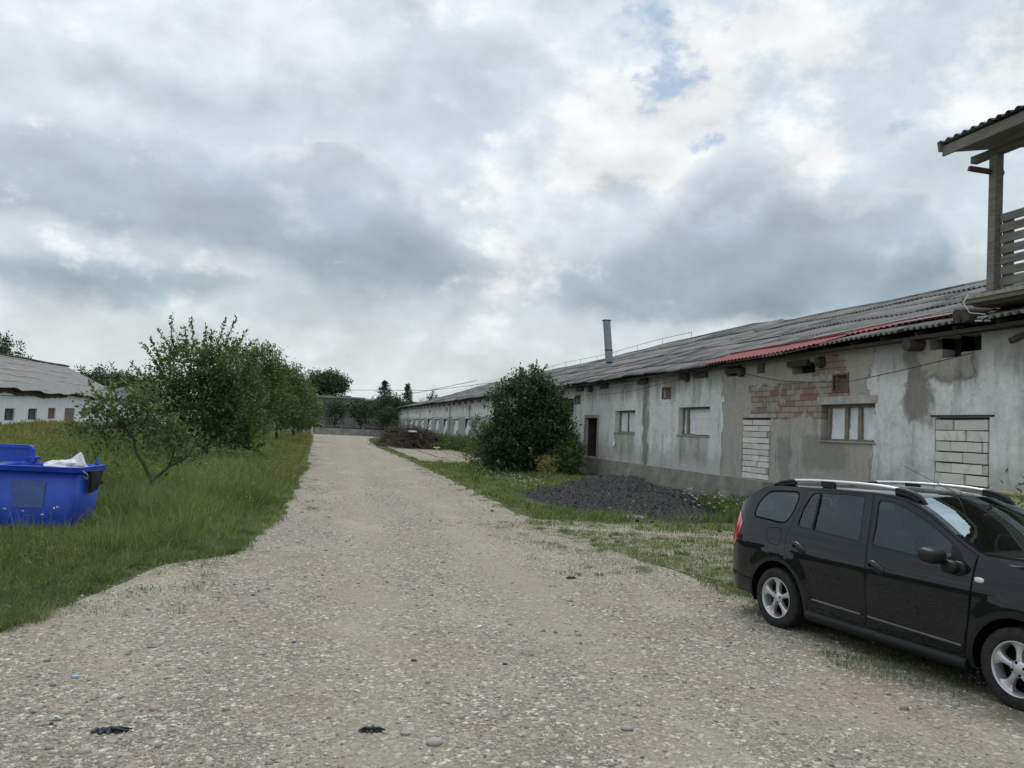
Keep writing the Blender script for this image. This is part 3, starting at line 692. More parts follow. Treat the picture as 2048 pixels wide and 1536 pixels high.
mb.build('lightning_wire', M['steel'], barn)

# things hung on the barn
bx = root('duct_box', 'blue-grey sheet metal duct box fixed high on the wall beside the bush', 'metal box', (11.6, 39.7, 2.9))
mb = MB(); mb.box((11.55, 39.6, 3.16), (.75, 2.4, .48)); o = mb.build('casing', M['steel'], bx); bevel(o, .02)
mb = MB(); mb.box((11.55, 39.6, 2.9), (.82, 2.5, .04)); mb.box((11.55, 38.36, 3.2), (.8, .03, .62)); mb.build('flange', M['rust_dark'], bx)
def cable(name, pts, rad, label, cat, sag=0., mat='rust_dark'):
    P = []
    for a, e in zip(pts[:-1], pts[1:]):
        a, e = np.array(a, float), np.array(e, float)
        for k in range(8): f = k/8; q = a+(e-a)*f; q[2] -= sag*4*f*(1-f); P.append(q)
    P.append(np.array(pts[-1], float)); mb = MB(); mb.tube([q for q in P], rad, 5)
    return tag(mb.build(name, M[mat], loc=pts[0]), label, cat)
cable('cable', [(11.7, 12.95, 3.73), (11.7, 16.62, 3.36), (11.75, 19.54, 3.51), (11.8, 22.6, 4.01)], .009, 'thin black cable sagging across the brick patch above the three-part window', 'cable', .02)
cable('cable', [(11.8, 23.58, 4.1), (11.7, 28, 3.72), (11.7, 32.3, 3.57), (11.8, 37.5, 3.7)], .009, 'thin black cable sagging lowest over the two windows left of the bare render', 'cable', .04)
cable('cable', [(11.8, 24.3, 4.02), (11.7, 30, 3.86), (11.8, 38.5, 3.9)], .009, 'thin black cable strung just under the eave above the open doorway', 'cable', .05)

# ---------------------------------------------------------------- wooden balcony over the barn's near end
bal = root('wooden_balcony', 'grey weathered wooden balcony with slatted railing and corrugated roof above the barn eave', 'balcony', (11.8, 12.6, 4.6))
mb = MB(); mb.beam((11.8, 12.6, 4.75), (11.83, 12.6, 7.45), .17, .17, roll=.0); o = mb.build('post', M['grey_wood'], bal); bevel(o, .01)
mb = MB(); mb.beam((11.8, 8.2, 4.75), (11.83, 8.2, 7.45), .2, .2); mb.build('post', M['grey_wood'], bal)
for k in range(7):
    mb = MB(); z = 4.98+k*.195
    mb.box((11.83, 10.3, z), (.04, 4.35, .145)); o = mb.build('rail_board', M['grey_wood'], bal)
for y in (12.35, 10.4, 8.5): mb = MB(); mb.box((11.87, y, 5.55), (.04, .22, 1.3)); mb.build('rail_batten', M['grey_wood'], bal)
mb = MB(); mb.box((11.45, 10.1, 4.66), (.12, 5.6, .14)); mb.box((13., 10.1, 4.62), (3., 5.4, .08)); mb.box((11.75, 10.1, 4.58), (.4, 5.4, .05)); mb.build('deck', M['grey_wood'], bal)
mb = MB(); mb.box((11.375, 10.3, 4.70), (.03, 5.0, .06)); mb.build('deck_trim', simple('pale_strip', (.30, .30, .23), .8), bal)
mb = MB()
mb.beam((11.3, 12.7, 4.35), (14, 12.7, 4.4), .16, .16); mb.beam((11.9, 12.3, 3.9), (12.0, 10.5, 4.5), .09, .09); mb.beam((11.3, 10.2, 4.45), (14, 10.2, 4.45), .14, .14); mb.build('bracket_beam', M['dark_wood'], bal)
PZ = lambda x: 7.60+(x-11.1)*.18
mb = MB()
mb.beam((11.15, 13.15, 7.52), (11.15, 6.5, 7.52), .04, .19)
mb.beam((11.06, 13.17, 7.60), (14.4, 13.17, PZ(14.4)-.0), .04, .19)
mb.build('fascia', M['grey_wood'], bal)
mb = MB(); V = [(11.17, 13.13, PZ(11.17)-.12), (15.5, 13.13, PZ(15.5)-.12), (15.5, 6.5, PZ(15.5)-.12), (11.17, 6.5, PZ(11.17)-.12)]
mb.add(V+[(v[0], v[1], v[2]+.03) for v in V], [(0, 1, 2, 3), (7, 6, 5, 4), (0, 4, 5, 1), (2, 6, 7, 3)]); mb.build('soffit', M['grey_wood'], bal)
mb = MB(); mb.box((11.83, 9.8, 7.42), (.14, 6.7, .13)); mb.build('roof_beam', M['grey_wood'], bal)
corrugated(7.15, 13.1, lambda y, s: (11.06+4.4*s, y, PZ(11.06+4.4*s)+.06), 2, mat=M['roof'], name='roof_sheet', parent=bal, seed=9, amp=.03, pitch=.2, shw=1.2)
mb = MB()
pts = [(11.4, 12.75, 4.75), (11.25, 12.7, 4.6), (11.3, 12.6, 4.4), (11.45, 12.4, 4.36)]
mb.tube(pts, .010, 6)
for k in range(7): a = k*1.1; mb.box((11.4+.07*cos(a), 12.4+.07*sin(a), 4.28+.04*sin(a*2)), (.11, .03, .012), Matrix.Rotation(a, 3, 'Z') @ Matrix.Rotation(.6, 3, 'X'))
tag(mb.build('coiled_wire', M['white_paint'], loc=(11.4, 12.5, 4.3)), 'loose coil of white wire dangling from the corner of the balcony deck', 'wire')
cm = root('security_camera', 'small dark camera bracketed near the top of the balcony post', 'camera', (11.65, 12.6, 7.05))
mb = MB(); mb.beam((11.72, 12.62, 7.04), (11.42, 12.75, 7.10), .09, .09); o = mb.build('housing', M['rust_dark'], cm); bevel(o, .015)
mb = MB(); mb.beam((11.44, 12.745, 7.10), (11.38, 12.77, 7.11), .10, .07); mb.build('front_cap', simple('rust_red', (.14, .03, .02), .6), cm)
mb = MB(); mb.tube([(11.95, 12.6, 7.15), (12.0, 12.6, 7.05), (11.93, 12.55, 6.98)], .012, 6); mb.build('bracket', M['steel'], cm)

# ---------------------------------------------------------------- white barn on the left
LX = -25.
lb = root('white_barn', 'white barn with sagging grey roof, small brown windows and plank door behind the trees', 'barn', (LX, 90, 0))
LW = [(75.06, 77.32, .7, 1.72), (80.64, 82.99, .75, 1.78), (86.13, 88.36, .85, 1.9), (97.23, 99.68, .95, 2.04), (102.73, 105.04, .9, 2.05), (108.4, 110.6, .95, 2.05), (69.5, 71.6, .7, 1.7), (113.4, 115.4, .95, 2.05)]
LD = (91.32, 94.79, .0, 1.96)
wall_panel('wall', LX, 55, 118, -.2, 3.55, [(*o, .3, 1) for o in LW]+[(*LD, .2, 1)], [M['far_wall'], M['dark_hole']], lb, sgn=1)
mb = MB(); mb.add([(LX, 118, -.2), (LX-12, 118, -.2), (LX-12, 118, 3.5), (LX, 118, 3.55)], [(0, 1, 2, 3)]); mb.build('end_wall', M['far_wall'], lb); mb = MB(); mb.add([(LX, 55, -.2), (LX-12, 55, -.2), (LX-12, 55, 3.5), (LX-6, 55, 6.6), (LX, 55, 3.4)], [(0, 1, 2, 3, 4)]); mb.build('end_wall', M['far_wall'], lb)
for k, op in enumerate(LW):
    y0, y1, z0, z1 = op; mb = MB(); X = LX-.14; bw = k in (2, 3, 5, 7)
    if bw:
        n = 4
        for i in range(n): mb.span((X, y0+.12+(y1-y0-.24)*i/n, z0+.08), (X-.04, y0+.09+(y1-y0-.24)*(i+1)/n, z1-.08))
        win = mb.build('window', M['brown_wood'], lb)
    else:
        mb.span((X-.05, y0+.1, z0+.1), (X-.06, y1-.1, z1-.1)); mb.box((X-.02, y0+(y1-y0)*.35, (z0+z1)/2), (.05, .12, z1-z0-.2))
        win = mb.build('window', simple('dull_pane', (.05, .06, .065), .5, spec=.4), lb)
    f = MB(); X += .02
    f.span((X, y0+.002, z1-.09), (X-.06, y1-.002, z1-.002)); f.span((X, y0+.002, z0+.002), (X-.06, y1-.002, z0+.09)); f.span((X, y0+.002, z0+.09), (X-.06, y0+.12, z1-.09)); f.span((X, y1-.12, z0+.09), (X-.06, y1-.002, z1-.09))
    f.build('frame', M['grey_wood'], win)
mb = MB()
for i in range(9): mb.span((LX-.06, LD[0]+.06+i*.37, 0), (LX-.11, LD[0]+.41+i*.37, LD[3]-.03+.02*sin(i*2)))
dr = mb.build('door', simple('door_plank', (.20, .15, .095), .8, .35, 3, bmp=.4, str_=(4, 4, .6)), lb)
mb = MB(); mb.box((LX-.04, 93, 1.55), (.03, 3.2, .12)); mb.box((LX-.04, 93, .4), (.03, 3.2, .12)); mb.build('batten', M['grey_wood'], dr)
# roof: swaybacked, ragged lower edge, far hip
def LE(y): return 3.36+.10*sin(y*.35)+.06*sin(y*1.1)+ (.0 if y > 79 else -.16*exp(-((y-77)/1.6)**2))
def LR(y): return float(np.interp(y, [50, 90, 99, 113], [6.5, 6.83, 6.95, 7.12]))
mb = MB(); ys = [54+i*.5 for i in range(int((118.6-54)/.5)+1)]; NSV = 9
V = []
for y in ys:
    hip = max(0., (y-112.5)/6.1)
    for j in range(NSV):
        s_ = j/(NSV-1); e = LE(y); rz = LR(min(y, 113))
        top = 1-hip; sx = min(s_, top) if hip > 0 else s_
        x = LX+.5-6.5*sx; z = e+(rz-e)*sx-.25*sx*(1-sx)
        V.append((x, y, z+.02*sin(y*2.1+j)+rng.normal()*.012))
mb.add(V, [(i*NSV+j, (i+1)*NSV+j, (i+1)*NSV+j+1, i*NSV+j+1) for i in range(len(ys)-1) for j in range(NSV-1)], 0)
V = [(LX-6, 54, LR(54)), (LX-6, 112.5, 7.12), (LX-12.5, 118.6, 3.4), (LX-12.5, 54, 3.4), (LX+.5, 118.6, 3.4)]
mb.add(V, [(0, 1, 2, 3), (1, 4, 2)], 0)
lr = mb.build('roof', M['roof_pale'], lb); sm = lr.modifiers.new('s', 'SOLIDIFY'); sm.thickness = .05
mb = MB()     # pale sheet joints and bare battens on the roof
def lrp(y, s_, dz=.08): e = LE(y); return (LX+.5-6.5*s_, y, e+(LR(min(y, 113))-e)*s_-.25*s_*(1-s_)+dz)
for s_, a, e in ((.97, 70, 99), (.80, 74, 84), (.80, 88, 97), (.62, 70, 78), (.60, 82, 104), (.42, 76, 90), (.40, 95, 108), (.22, 70, 84), (.75, 100, 110), (.5, 66, 72)):
    n = int((e-a)/2); mb.tube([lrp(a+(e-a)*i/n, s_) for i in range(n+1)], .035, 4)
for y0, s0, y1, s1 in ((83, .85, 90, .30), (72, .7, 76, .2), (97, .72, 102, .3), (90, .99, 93, .8)):
    mb.tube([lrp(y0+(y1-y0)*i/8, s0+(s1-s0)*i/8) for i in range(9)], .03, 4)
mb.build('roof_joint', simple('pale_joint', (.55, .54, .52), .8), lr)
mb = MB(); mb.tube([(LX-6, 54+i*3, LR(54+i*3)+.10+.04*sin(i)) for i in range(20)]+[(LX-6, 113.6, 7.2)], .11, 6); mb.build('ridge_cap', M['rust_dark'], lr)
mb = MB(); V = []; ys = [55+i*.7 for i in range(89)]
for i, y in enumerate(ys): V += [(LX+.04, y, LE(y)+.06), (LX+.05, y, LE(y)-.30-.10*abs(sin(i*1.9))-.1*(y < 88)+.12*(y > 92))]
mb.add(V, [(2*i, 2*i+1, 2*i+3, 2*i+2) for i in range(len(ys)-1)]); 
mb.build('exposed_eave_wall', simple('brown_eave', (.07, .045, .035), .9, .6, 2.2, c2=(.13, .08, .06)), lb)
cable('cable', [(LX+.2, 62, 2.75), (LX+.2, 84, 3.0)], .03, 'slack dark cable hanging along the white barn under its eave', 'cable', .15)
# ================================================================== the parked estate car (local x forward, y left, z up)
CX, CY, CT = 5.5838, 8.0527, -1.3878
car = root('estate_car', 'black five-door estate car with silver roof rails and alloy wheels parked on the gravel edge', 'car', (CX, CY, 0))
car.rotation_euler = (0, 0, CT)
def Ys(x, z):
    if z < .5: y = .85-.05*((.5-z)/.3)**2
    elif z < .75: y = .85
    elif z < 1: y = .85-.72*(z-.75)**2
    else: y = .805-.36*(z-1)
    if x < -.5: y *= 1-.42*min(1.1, (-.5-x)/.53)**2.6
    if x > 2.75: y *= 1-.45*min(1.1, (x-2.75)/.71)**2.6
    # a slight flare round the wheels
    for wx in (0, 2.634):
        r = math.hypot(x-wx, z-.3)
        if r < .55: y += .012*max(0, 1-abs(r-.42)/.12)
    return y
def nrm(x, z):
    e = .012; dx = (Ys(x+e, z)-Ys(x-e, z))/(2*e); dz = (Ys(x, z+e)-Ys(x, z-e))/(2*e)
    v = Vector((-dx, 1, -dz)); return v.normalized()
def rnd(poly, r=.03, n=4):
    """round the corners of a polygon"""
    out = []; N = len(poly)
    for i in range(N):
        p, a, b = (Vector(poly[k % N]) for k in (i, i-1, i+1))
        da, db = (a-p), (b-p); la, lb_ = da.length, db.length; rr = min(r, la*.45, lb_*.45)
        A, B = p+da.normalized()*rr, p+db.normalized()*rr
        for k in range(n+1): t = k/n; out.append(tuple(A*(1-t)**2+p*2*t*(1-t)+B*t*t))
    return out
def grow(poly, d):
    N = len(poly); ar = sum(poly[i][0]*poly[(i+1) % N][1]-poly[(i+1) % N][0]*poly[i][1] for i in range(N)); sg = 1 if ar > 0 else -1; out = []
    for i in range(N):
        p, a, b = (Vector(poly[k % N]) for k in (i, i-1, i+1))
        t1 = (p-a); t2 = (b-p)
        t1 = t1.normalized() if t1.length > 1e-9 else t2.normalized(); t2 = t2.normalized() if t2.length > 1e-9 else t1
        n_ = Vector((t1.y+t2.y, -(t1.x+t2.x)))*sg
        out.append(tuple(p+n_.normalized()*d) if n_.length > 1e-9 else tuple(p))
    return out
def inside(p, poly):
    x, y = p; c = False; j = len(poly)-1
    for i in range(len(poly)):
        xi, yi = poly[i]; xj, yj = poly[j]
        if (yi > y) != (yj > y) and x < (xj-xi)*(y-yi)/(yj-yi)+xi: c = not c
        j = i
    return c
def arc(cx, cz, r, a0, a1, n): return [(cx+r*cos(radians(a0+(a1-a0)*i/n)), cz+r*sin(radians(a0+(a1-a0)*i/n))) for i in range(n+1)]
ROOFL = [(-.866, 1.105), (-.80, 1.18), (-.72, 1.255), (-.60, 1.335), (-.50, 1.395), (-.40, 1.438), (-.147, 1.458), (.211, 1.474), (.635, 1.490), (1.046, 1.498), (1.271, 1.492), (1.434, 1.470), (1.579, 1.430), (1.722, 1.374), (1.886, 1.292), (2.048, 1.205), (2.249, 1.118)]
HOODL = [(2.427, 1.075), (2.64, 1.040), (2.85, .985), (3.05, .91), (3.22, .82), (3.34, .72)]
OUT = [(-.90, .27), (-.985, .33), (-1.01, .45), (-1.03, .6), (-.99, .75), (-.945, .9)]+ROOFL+HOODL+[(3.42, .62), (3.46, .5), (3.45, .32), (3.40, .22), (3.02, .20)] \
    + arc(2.634, .30, .375, -14, 194, 26)+[(2.2, .195), (.45, .195)]+arc(0, .30, .385, -14, 190, 26)+[(-.42, .27)]
QW = rnd([(-.466, 1.11), (-.445, 1.255), (-.335, 1.375), (-.20, 1.392), (.085, 1.405), (.112, 1.35), (.094, 1.20), (.03, 1.10), (-.04, 1.088)], .05)
RW = rnd([(.215, 1.078), (.225, 1.255), (.285, 1.400), (.345, 1.424), (.62, 1.440), (.955, 1.451), (1.040, 1.040), (.62, 1.063)], .035)
FWN = rnd([(1.192, 1.032), (1.182, 1.184), (1.136, 1.425), (1.278, 1.424), (1.426, 1.390), (1.615, 1.325), (1.80, 1.247), (1.962, 1.165), (2.10, 1.075), (2.125, 1.0), (1.746, 1.008)], .035)
RD = [(.205, 1.452), (.185, 1.30), (.150, 1.18), (.118, 1.07), (.098, .94), (.112, .80), (.165, .735), (.225, .69), (.325, .60), (.415, .50), (.49, .425), (.58, .355), (.68, .302), (.85, .29), (1.165, .28), (1.172, .599), (1.165, .84), (1.143, 1.01), (1.12, 1.15), (1.083, 1.349), (1.050, 1.478), (.635, 1.470)]
FD = [(1.062, 1.479), (1.095, 1.349), (1.132, 1.15), (1.155, 1.01), (1.177, .84), (1.184, .599), (1.177, .28), (1.66, .266), (2.15, .285), (2.18, .33), (2.222, .533), (2.228, .673), (2.240, .843), (2.235, 1.0), (2.245, 1.09), (2.03, 1.19), (1.88, 1.27), (1.72, 1.352), (1.579, 1.410), (1.434, 1.452), (1.27, 1.474)]
FLAP = rnd([(-.218, 1.007), (-.01, 1.03), (.02, .99), (.045, .876), (-.02, .842), (-.19, .868)], .04)
LAMP = [(-.95, .90), (-.866, 1.105), (-.80, 1.15), (-.715, 1.10), (-.690, 1.0), (-.735, .84), (-.80, .765), (-.93, .76), (-1.0, .75)]
LAMP = [(-1.03, .74), (-.98, 1.105), (-.862, 1.118), (-.735, 1.125), (-.615, 1.01), (-.635, .89), (-.695, .78), (-.79, .725)]
BUMP = [(-1.1, .46), (-.38, .425), (-.38, .438), (-1.1, .473)]
FEN = [(2.258, 1.085), (2.249, 1.0), (2.253, .843), (2.242, .673), (2.236, .533), (2.196, .33), (2.165, .2), (2.152, .2), (2.182, .33), (2.222, .533)]
QD = grow(QW, .018); RDw = grow(RW, .016); FDw = grow(FWN, .016)
RDi = grow(RD, -.006); FDi = grow(FD, -.006); FLi = grow(FLAP, -.006)
regions = [('fender_gap', grow([(2.240, 1.1), (2.238, .843), (2.228, .6), (2.19, .33), (2.17, .2), (2.180, .2), (2.20, .33), (2.238, .6), (2.248, .843), (2.252, 1.1)], .001)),
           ('BUMPGAP', BUMP), ('LAMP', LAMP), ('QSEAL', QD), ('QGLASS', QW), ('FLAPGAP', FLAP), ('FLAP', FLi), ('RGAP', RD), ('RDOOR', RDi), ('RSEAL', RDw), ('RGLASS', RW), ('FGAP', FD), ('FDOOR', FDi), ('FSEAL', FDw), ('FGLASS', FWN)]
vs = []; ed = []
def addpoly(p):
    n = len(vs); vs.extend(Vector(q) for q in p); ed.extend([(n+i, n+(i+1) % len(p)) for i in range(len(p))])
addpoly(OUT)
for _, p in regions: addpoly(p)
for i in range(-36, 118):
    for j in range(6, 52):
        q = (i*.03+.009*(j % 2), j*.03)
        if inside(q, OUT): vs.append(Vector(q))
Vc, Ec, Fc, *_ = delaunay_2d_cdt(vs, ed, [], 0, 1e-5)
cls = {}
for f in Fc:
    c = ((Vc[f[0]][0]+Vc[f[1]][0]+Vc[f[2]][0])/3, (Vc[f[0]][1]+Vc[f[1]][1]+Vc[f[2]][1])/3)
    if not inside(c, OUT): continue
    k = 'BODY'
    for nm, p in regions:
        if inside(c, p): k = nm
    cls.setdefault(k, []).append(f)
def patch(keys, side, name, mats, parent, off=0., label=None, offs={}):
    """mats: {key: material}; the flat outline is wrapped onto the flank and given its exact normals"""
    V = []; F = []; MI = []; N = []; ml = []
    for key in keys:
        m = mats[key]
        if m not in ml: ml.append(m)
        mp = {}
        for f in cls.get(key, []):
            g = []
            for i in f:
                if i not in mp:
                    x, z = Vc[i]; mp[i] = len(V); n_ = nrm(x, z); o_ = off+offs.get(key, 0.)
                    V.append((x+n_.x*o_, side*(Ys(x, z)+n_.y*o_), z+n_.z*o_)); N.append((n_.x, side*n_.y, n_.z))
                g.append(mp[i])
            a, b, c = (Vector(V[i]) for i in g)
            nn = (b-a).cross(c-a)
            if nn.y*side < 0: g = g[::-1]
            F.append(g); MI.append(ml.index(m))
    if not F: return None
    me = bpy.data.meshes.new(name); me.from_pydata(V, [], F); me.update()
    for m in ml: me.materials.append(m)
    me.polygons.foreach_set('material_index', MI); me.polygons.foreach_set('use_smooth', [True]*len(F))
    me.normals_split_custom_set_from_vertices(N)
    o = bpy.data.objects.new(name, me); S.collection.objects.link(o); o.parent = parent
    if label: o['label'] = label
    return o
def cbuild(mb, name, mat, parent):
    me = bpy.data.meshes.new(name); me.from_pydata(mb.V, [], mb.F); me.update()
    me.polygons.foreach_set('material_index', mb.M); me.polygons.foreach_set('use_smooth', mb.sm)
    for m in (mat if isinstance(mat, (list, tuple)) else [mat]): me.materials.append(m)
    o = bpy.data.objects.new(name, me); S.collection.objects.link(o); o.parent = parent; return o
# materials
m, t, b, p = newmat('black_paint', .32, .04)
tx = t.n('ShaderNodeTexCoord').outputs['Object']
dust = t.m('MULTIPLY', t.step(t.xyz(tx)[2], 1.0, .2), t.noise(tx, 6., 6, .6))
t.set(b.inputs['Base Color'], t.mix(t.m('MULTIPLY', dust, .022), (.004, .006, .009), (.16, .14, .11)))
b.inputs['Coat Weight'].default_value = .85; b.inputs['Coat Roughness'].default_value = .015; t.set(b.inputs['Roughness'], t.m('MULTIPLY_ADD', dust, .3, .25)); M['paint'] = m
M['trim'] = simple('black_trim', (.010, .011, .012), .45, .2, 20, spec=.3)
M['gapm'] = simple('panel_gap', (.003, .003, .003), .9, .1, 3, spec=.1)
M['tyre'] = simple('tyre_rubber', (.014, .014, .014), .85, .3, 12, bmp=.4, c2=(.035, .033, .03))
M['alloy'] = simple('alloy', (.52, .53, .54), .32, .06, 8, spec=.5, metal=.55)
M['rail'] = simple('rail_aluminium', (.72, .73, .74), .28, .05, 4, spec=.5, metal=.7)
M['seat_cloth'] = simple('seat_cloth', (.02, .021, .023), .9, .3, 20)
def glass(name, tint, op, k=1.):
    m = bpy.data.materials.new(name); m.use_nodes = True; t = NT(m.node_tree); t.nt.nodes.clear()
    tr = t.n('ShaderNodeBsdfTransparent', {'Color': (*tint, 1)}); gl = t.n('ShaderNodeBsdfGlossy', {'Color': (.80, .95, 1, 1), 'Roughness': .02})
    fr = t.n('ShaderNodeFresnel', {'IOR': 1.5}).outputs[0]
    mx = t.n('ShaderNodeMixShader', {0: t.m('MULTIPLY_ADD', fr, k, op, clamp=True), 1: tr.outputs[0], 2: gl.outputs[0]})
    t.n('ShaderNodeOutputMaterial', {0: mx.outputs[0]}); return m
M['glass'] = glass('side_glass', (.90, .96, .95), .022); M['screen'] = glass('wind_glass', (.86, .93, .86), .0, .5); M['glass_dark'] = glass('rear_glass', (.86, .92, .90), .05)
M['lamp_red'] = simple('lamp_red', (.42, .012, .012), .15, .35, 7, spec=.6, c2=(.60, .03, .03))
m = M['lamp_red']; m.node_tree.nodes['Principled BSDF'].inputs['Coat Weight'].default_value = 1.
M['lamp_clear'] = simple('lamp_clear', (.62, .62, .6), .15, .1, 9, spec=.6)
P_, T_, K_ = M['paint'], M['trim'], M['gapm']
body = patch(['BODY', 'fender_gap', 'BUMPGAP', 'FLAPGAP', 'RGAP', 'FGAP', 'QSEAL'], -1, 'body', {'BODY': P_, 'fender_gap': K_, 'BUMPGAP': K_, 'FLAPGAP': K_, 'RGAP': K_, 'FGAP': K_, 'QSEAL': K_}, car)
patch(['BODY', 'fender_gap', 'BUMPGAP', 'FLAPGAP', 'RGAP', 'FGAP', 'QSEAL', 'FLAP'], 1, 'side_panel', {'BODY': P_, 'fender_gap': K_, 'BUMPGAP': K_, 'FLAPGAP': K_, 'RGAP': K_, 'FGAP': K_, 'QSEAL': K_, 'FLAP': P_}, car)
patch(['FLAP'], -1, 'fuel_flap', {'FLAP': P_}, car)
doors = {}
for sd_ in (-1, 1):
    for dk_, key in (('RDOOR', 'R'), ('FDOOR', 'F')):
        dd = patch([dk_, key+'SEAL'], sd_, 'door', {dk_: P_, key+'SEAL': T_}, car, .001); doors[(key, sd_)] = dd
        patch([key+'GLASS'], sd_, 'window', {key+'GLASS': M['glass']}, dd, -.006)
    patch(['QGLASS'], sd_, 'side_window', {'QGLASS': M['glass_dark']}, car, -.002)
    patch(['LAMP'], sd_, 'tail_lamp', {'LAMP': M['lamp_red']}, car, .006)
doors[('R', -1)]['label'] = 'rear side door facing the road'; doors[('F', -1)]['label'] = 'front side door with the mirror facing the road'
def on(x, z, side=-1, off=0.): n_ = nrm(x, z); return Vector((x+n_.x*off, side*(Ys(x, z)+n_.y*off), z+n_.z*off))
for sd_ in (-1, 1):
    for key, hx, hz in (('R', .315, .868), ('F', 1.295, .838)):      # oval pull handles
        hb = MB(); n_ = nrm(hx, hz)
        hb.sup(on(hx, hz, sd_, .0), (.098, .028, .042), .8, 20, Matrix.Rotation(radians(24)*1, 3, 'Y')); cbuild(hb, 'handle', P_, doors[(key, sd_)])
        hb = MB(); hb.sup(on(hx-.055, hz+.012, sd_, .012), (.028, .022, .022), .8, 12); cbuild(hb, 'handle_recess', K_, doors[(key, sd_)])
    for key, x0, x1 in (('R', .52, 1.13), ('F', 1.215, 2.17)):      # bright rubbing strip low on the doors
        hb = MB(); pts = [on(x0+(x1-x0)*i/10, .393-.03*(x0+(x1-x0)*i/10-.5)/1.65+.0, sd_, .006) for i in range(11)]
        hb.tube(pts, .011, 6); cbuild(hb, 'strip', simple('grey_strip', (.10, .10, .105), .35, .2, 5, spec=.5) if sd_ < 0 and key == 'R' else bpy.data.materials['grey_strip'], doors[(key, sd_)])
    hb = MB(); pts = [(x, sd_*.80, .22) for x in (.42, 1.0, 1.6, 2.2)]; hb.tube(pts, .055, 10); cbuild(hb, 'sill', T_, car)
hb = MB(); a = on(.400, 1.418, -1, .002); e = on(.432, 1.072, -1, .002); hb.beam(a, e, .02, .018); cbuild(hb, 'divider', T_, doors[('R', -1)])
hb = MB()
tri = [(2.02, 1.005), (2.125, 1.0), (2.10, 1.075), (1.99, 1.14)]
hb.add([on(x, z, -1, .001) for x, z in tri], [(0, 1, 2, 3)]); cbuild(hb, 'quarter_trim', T_, doors[('F', -1)])
hb = MB(); hb.sup(on(2.305, .908, -1, .003), (.042, .014, .021), .7, 16); cbuild(hb, 'side_repeater', M['lamp_clear'], car)
# mirrors
for sd_ in (-1, 1):
    R_ = Matrix.Rotation(radians(6), 3, 'Y')
    hb = MB(); hb.sup((1.965, sd_*.955, 1.055), (.092, .10, .062), .62, 24, R_); mr = cbuild(hb, 'mirror', T_, car)
    hb = MB(); hb.sup((2.06, sd_*.86, .975), (.075, .05, .055), .7, 16); hb.sup((2.10, sd_*.815, .965), (.075, .03, .062), .75, 16); cbuild(hb, 'mirror_arm', T_, mr)
# roof, tail, screen, bonnet
def strip_surface(rows, ns, name, mat, parent, s0=-1., s1=1.):
    V = []; F = []
    for r_ in rows:
        for i in range(ns+1): V.append(r_(s0+(s1-s0)*i/ns))
    for i in range(len(rows)-1):
        for j in range(ns): F.append((i*(ns+1)+j, i*(ns+1)+j+1, (i+1)*(ns+1)+j+1, (i+1)*(ns+1)+j))
    me = bpy.data.meshes.new(name); me.from_pydata(V, [], F); me.polygons.foreach_set('use_smooth', [True]*len(F)); me.update()
    me.materials.append(mat); o = bpy.data.objects.new(name, me); S.collection.objects.link(o); o.parent = parent; return o
def row(x, z, crown, bx=0.): 
    y = Ys(x, z); return lambda s_: (x+bx*(1-s_*s_), y*s_, z+crown*(1-s_*s_)**.8)
xs = [(-.40, 1.438), (-.147, 1.458), (.211, 1.474), (.635, 1.490), (1.046, 1.498), (1.271, 1.492), (1.36, 1.482), (1.434, 1.470), (1.47, 1.461)]
xs2 = []
for (a, e) in zip(xs[:-1], xs[1:]):
    for k in range(3): xs2.append((a[0]+(e[0]-a[0])*k/3, a[1]+(e[1]-a[1])*k/3))
xs2.append(xs[-1])
strip_surface([row(x, z, .05, .0 if x < 1.2 else .10*((x-1.2)/.27)) for x, z in xs2], 20, 'roof', P_, car)
APL = [(1.47, 1.461), (1.579, 1.430), (1.722, 1.374), (1.886, 1.292), (2.048, 1.205), (2.249, 1.118)]
def wsr(i):
    x, z = APL[i]; f = i/5; return row(x, z, .05-.085*f, .10+.07*f)
strip_surface([wsr(i) for i in range(6)], 20, 'windscreen', M['screen'], car, -.93, .93)
for sd_ in (-1, 1): strip_surface([wsr(i) for i in range(6)], 3, 'screen_pillar', P_, car, .93*sd_, 1.0*sd_)
strip_surface([row(2.249, 1.116, -.04, .17), row(2.30, 1.08, -.035, .17)], 16, 'cowl', K_, car)
strip_surface([row(2.30, 1.092, .01, .12), row(2.427, 1.075, .03, .10), row(2.64, 1.040, .045, .1), row(2.85, .985, .05, .1), row(3.05, .91, .06, .1), row(3.22, .82, .06, .12), row(3.34, .72, .04, .16), row(3.42, .62, .0, .16), row(3.46, .5, 0, .17), row(3.45, .32, 0, .16), row(3.40, .22, 0, .12)], 16, 'bonnet', P_, car)
strip_surface([row(-.40, 1.438, .05, 0.), row(-.50, 1.395, .05, -.06), row(-.60, 1.335, .04, -.1)], 16, 'tailgate', P_, car)
strip_surface([row(-.60, 1.335, .04, -.1), row(-.72, 1.255, .02, -.14), row(-.866, 1.105, 0, -.15)], 16, 'rear_window', M['glass_dark'], car)
strip_surface([row(-.866, 1.105, 0, -.15), row(-.945, .9, 0, -.14), row(-.99, .75, 0, -.12), row(-1.03, .6, 0, -.1), row(-1.01, .45, 0, -.1), row(-.985, .33, 0, -.1), row(-.90, .27, 0, -.1)], 16, 'tail_panel', P_, car)
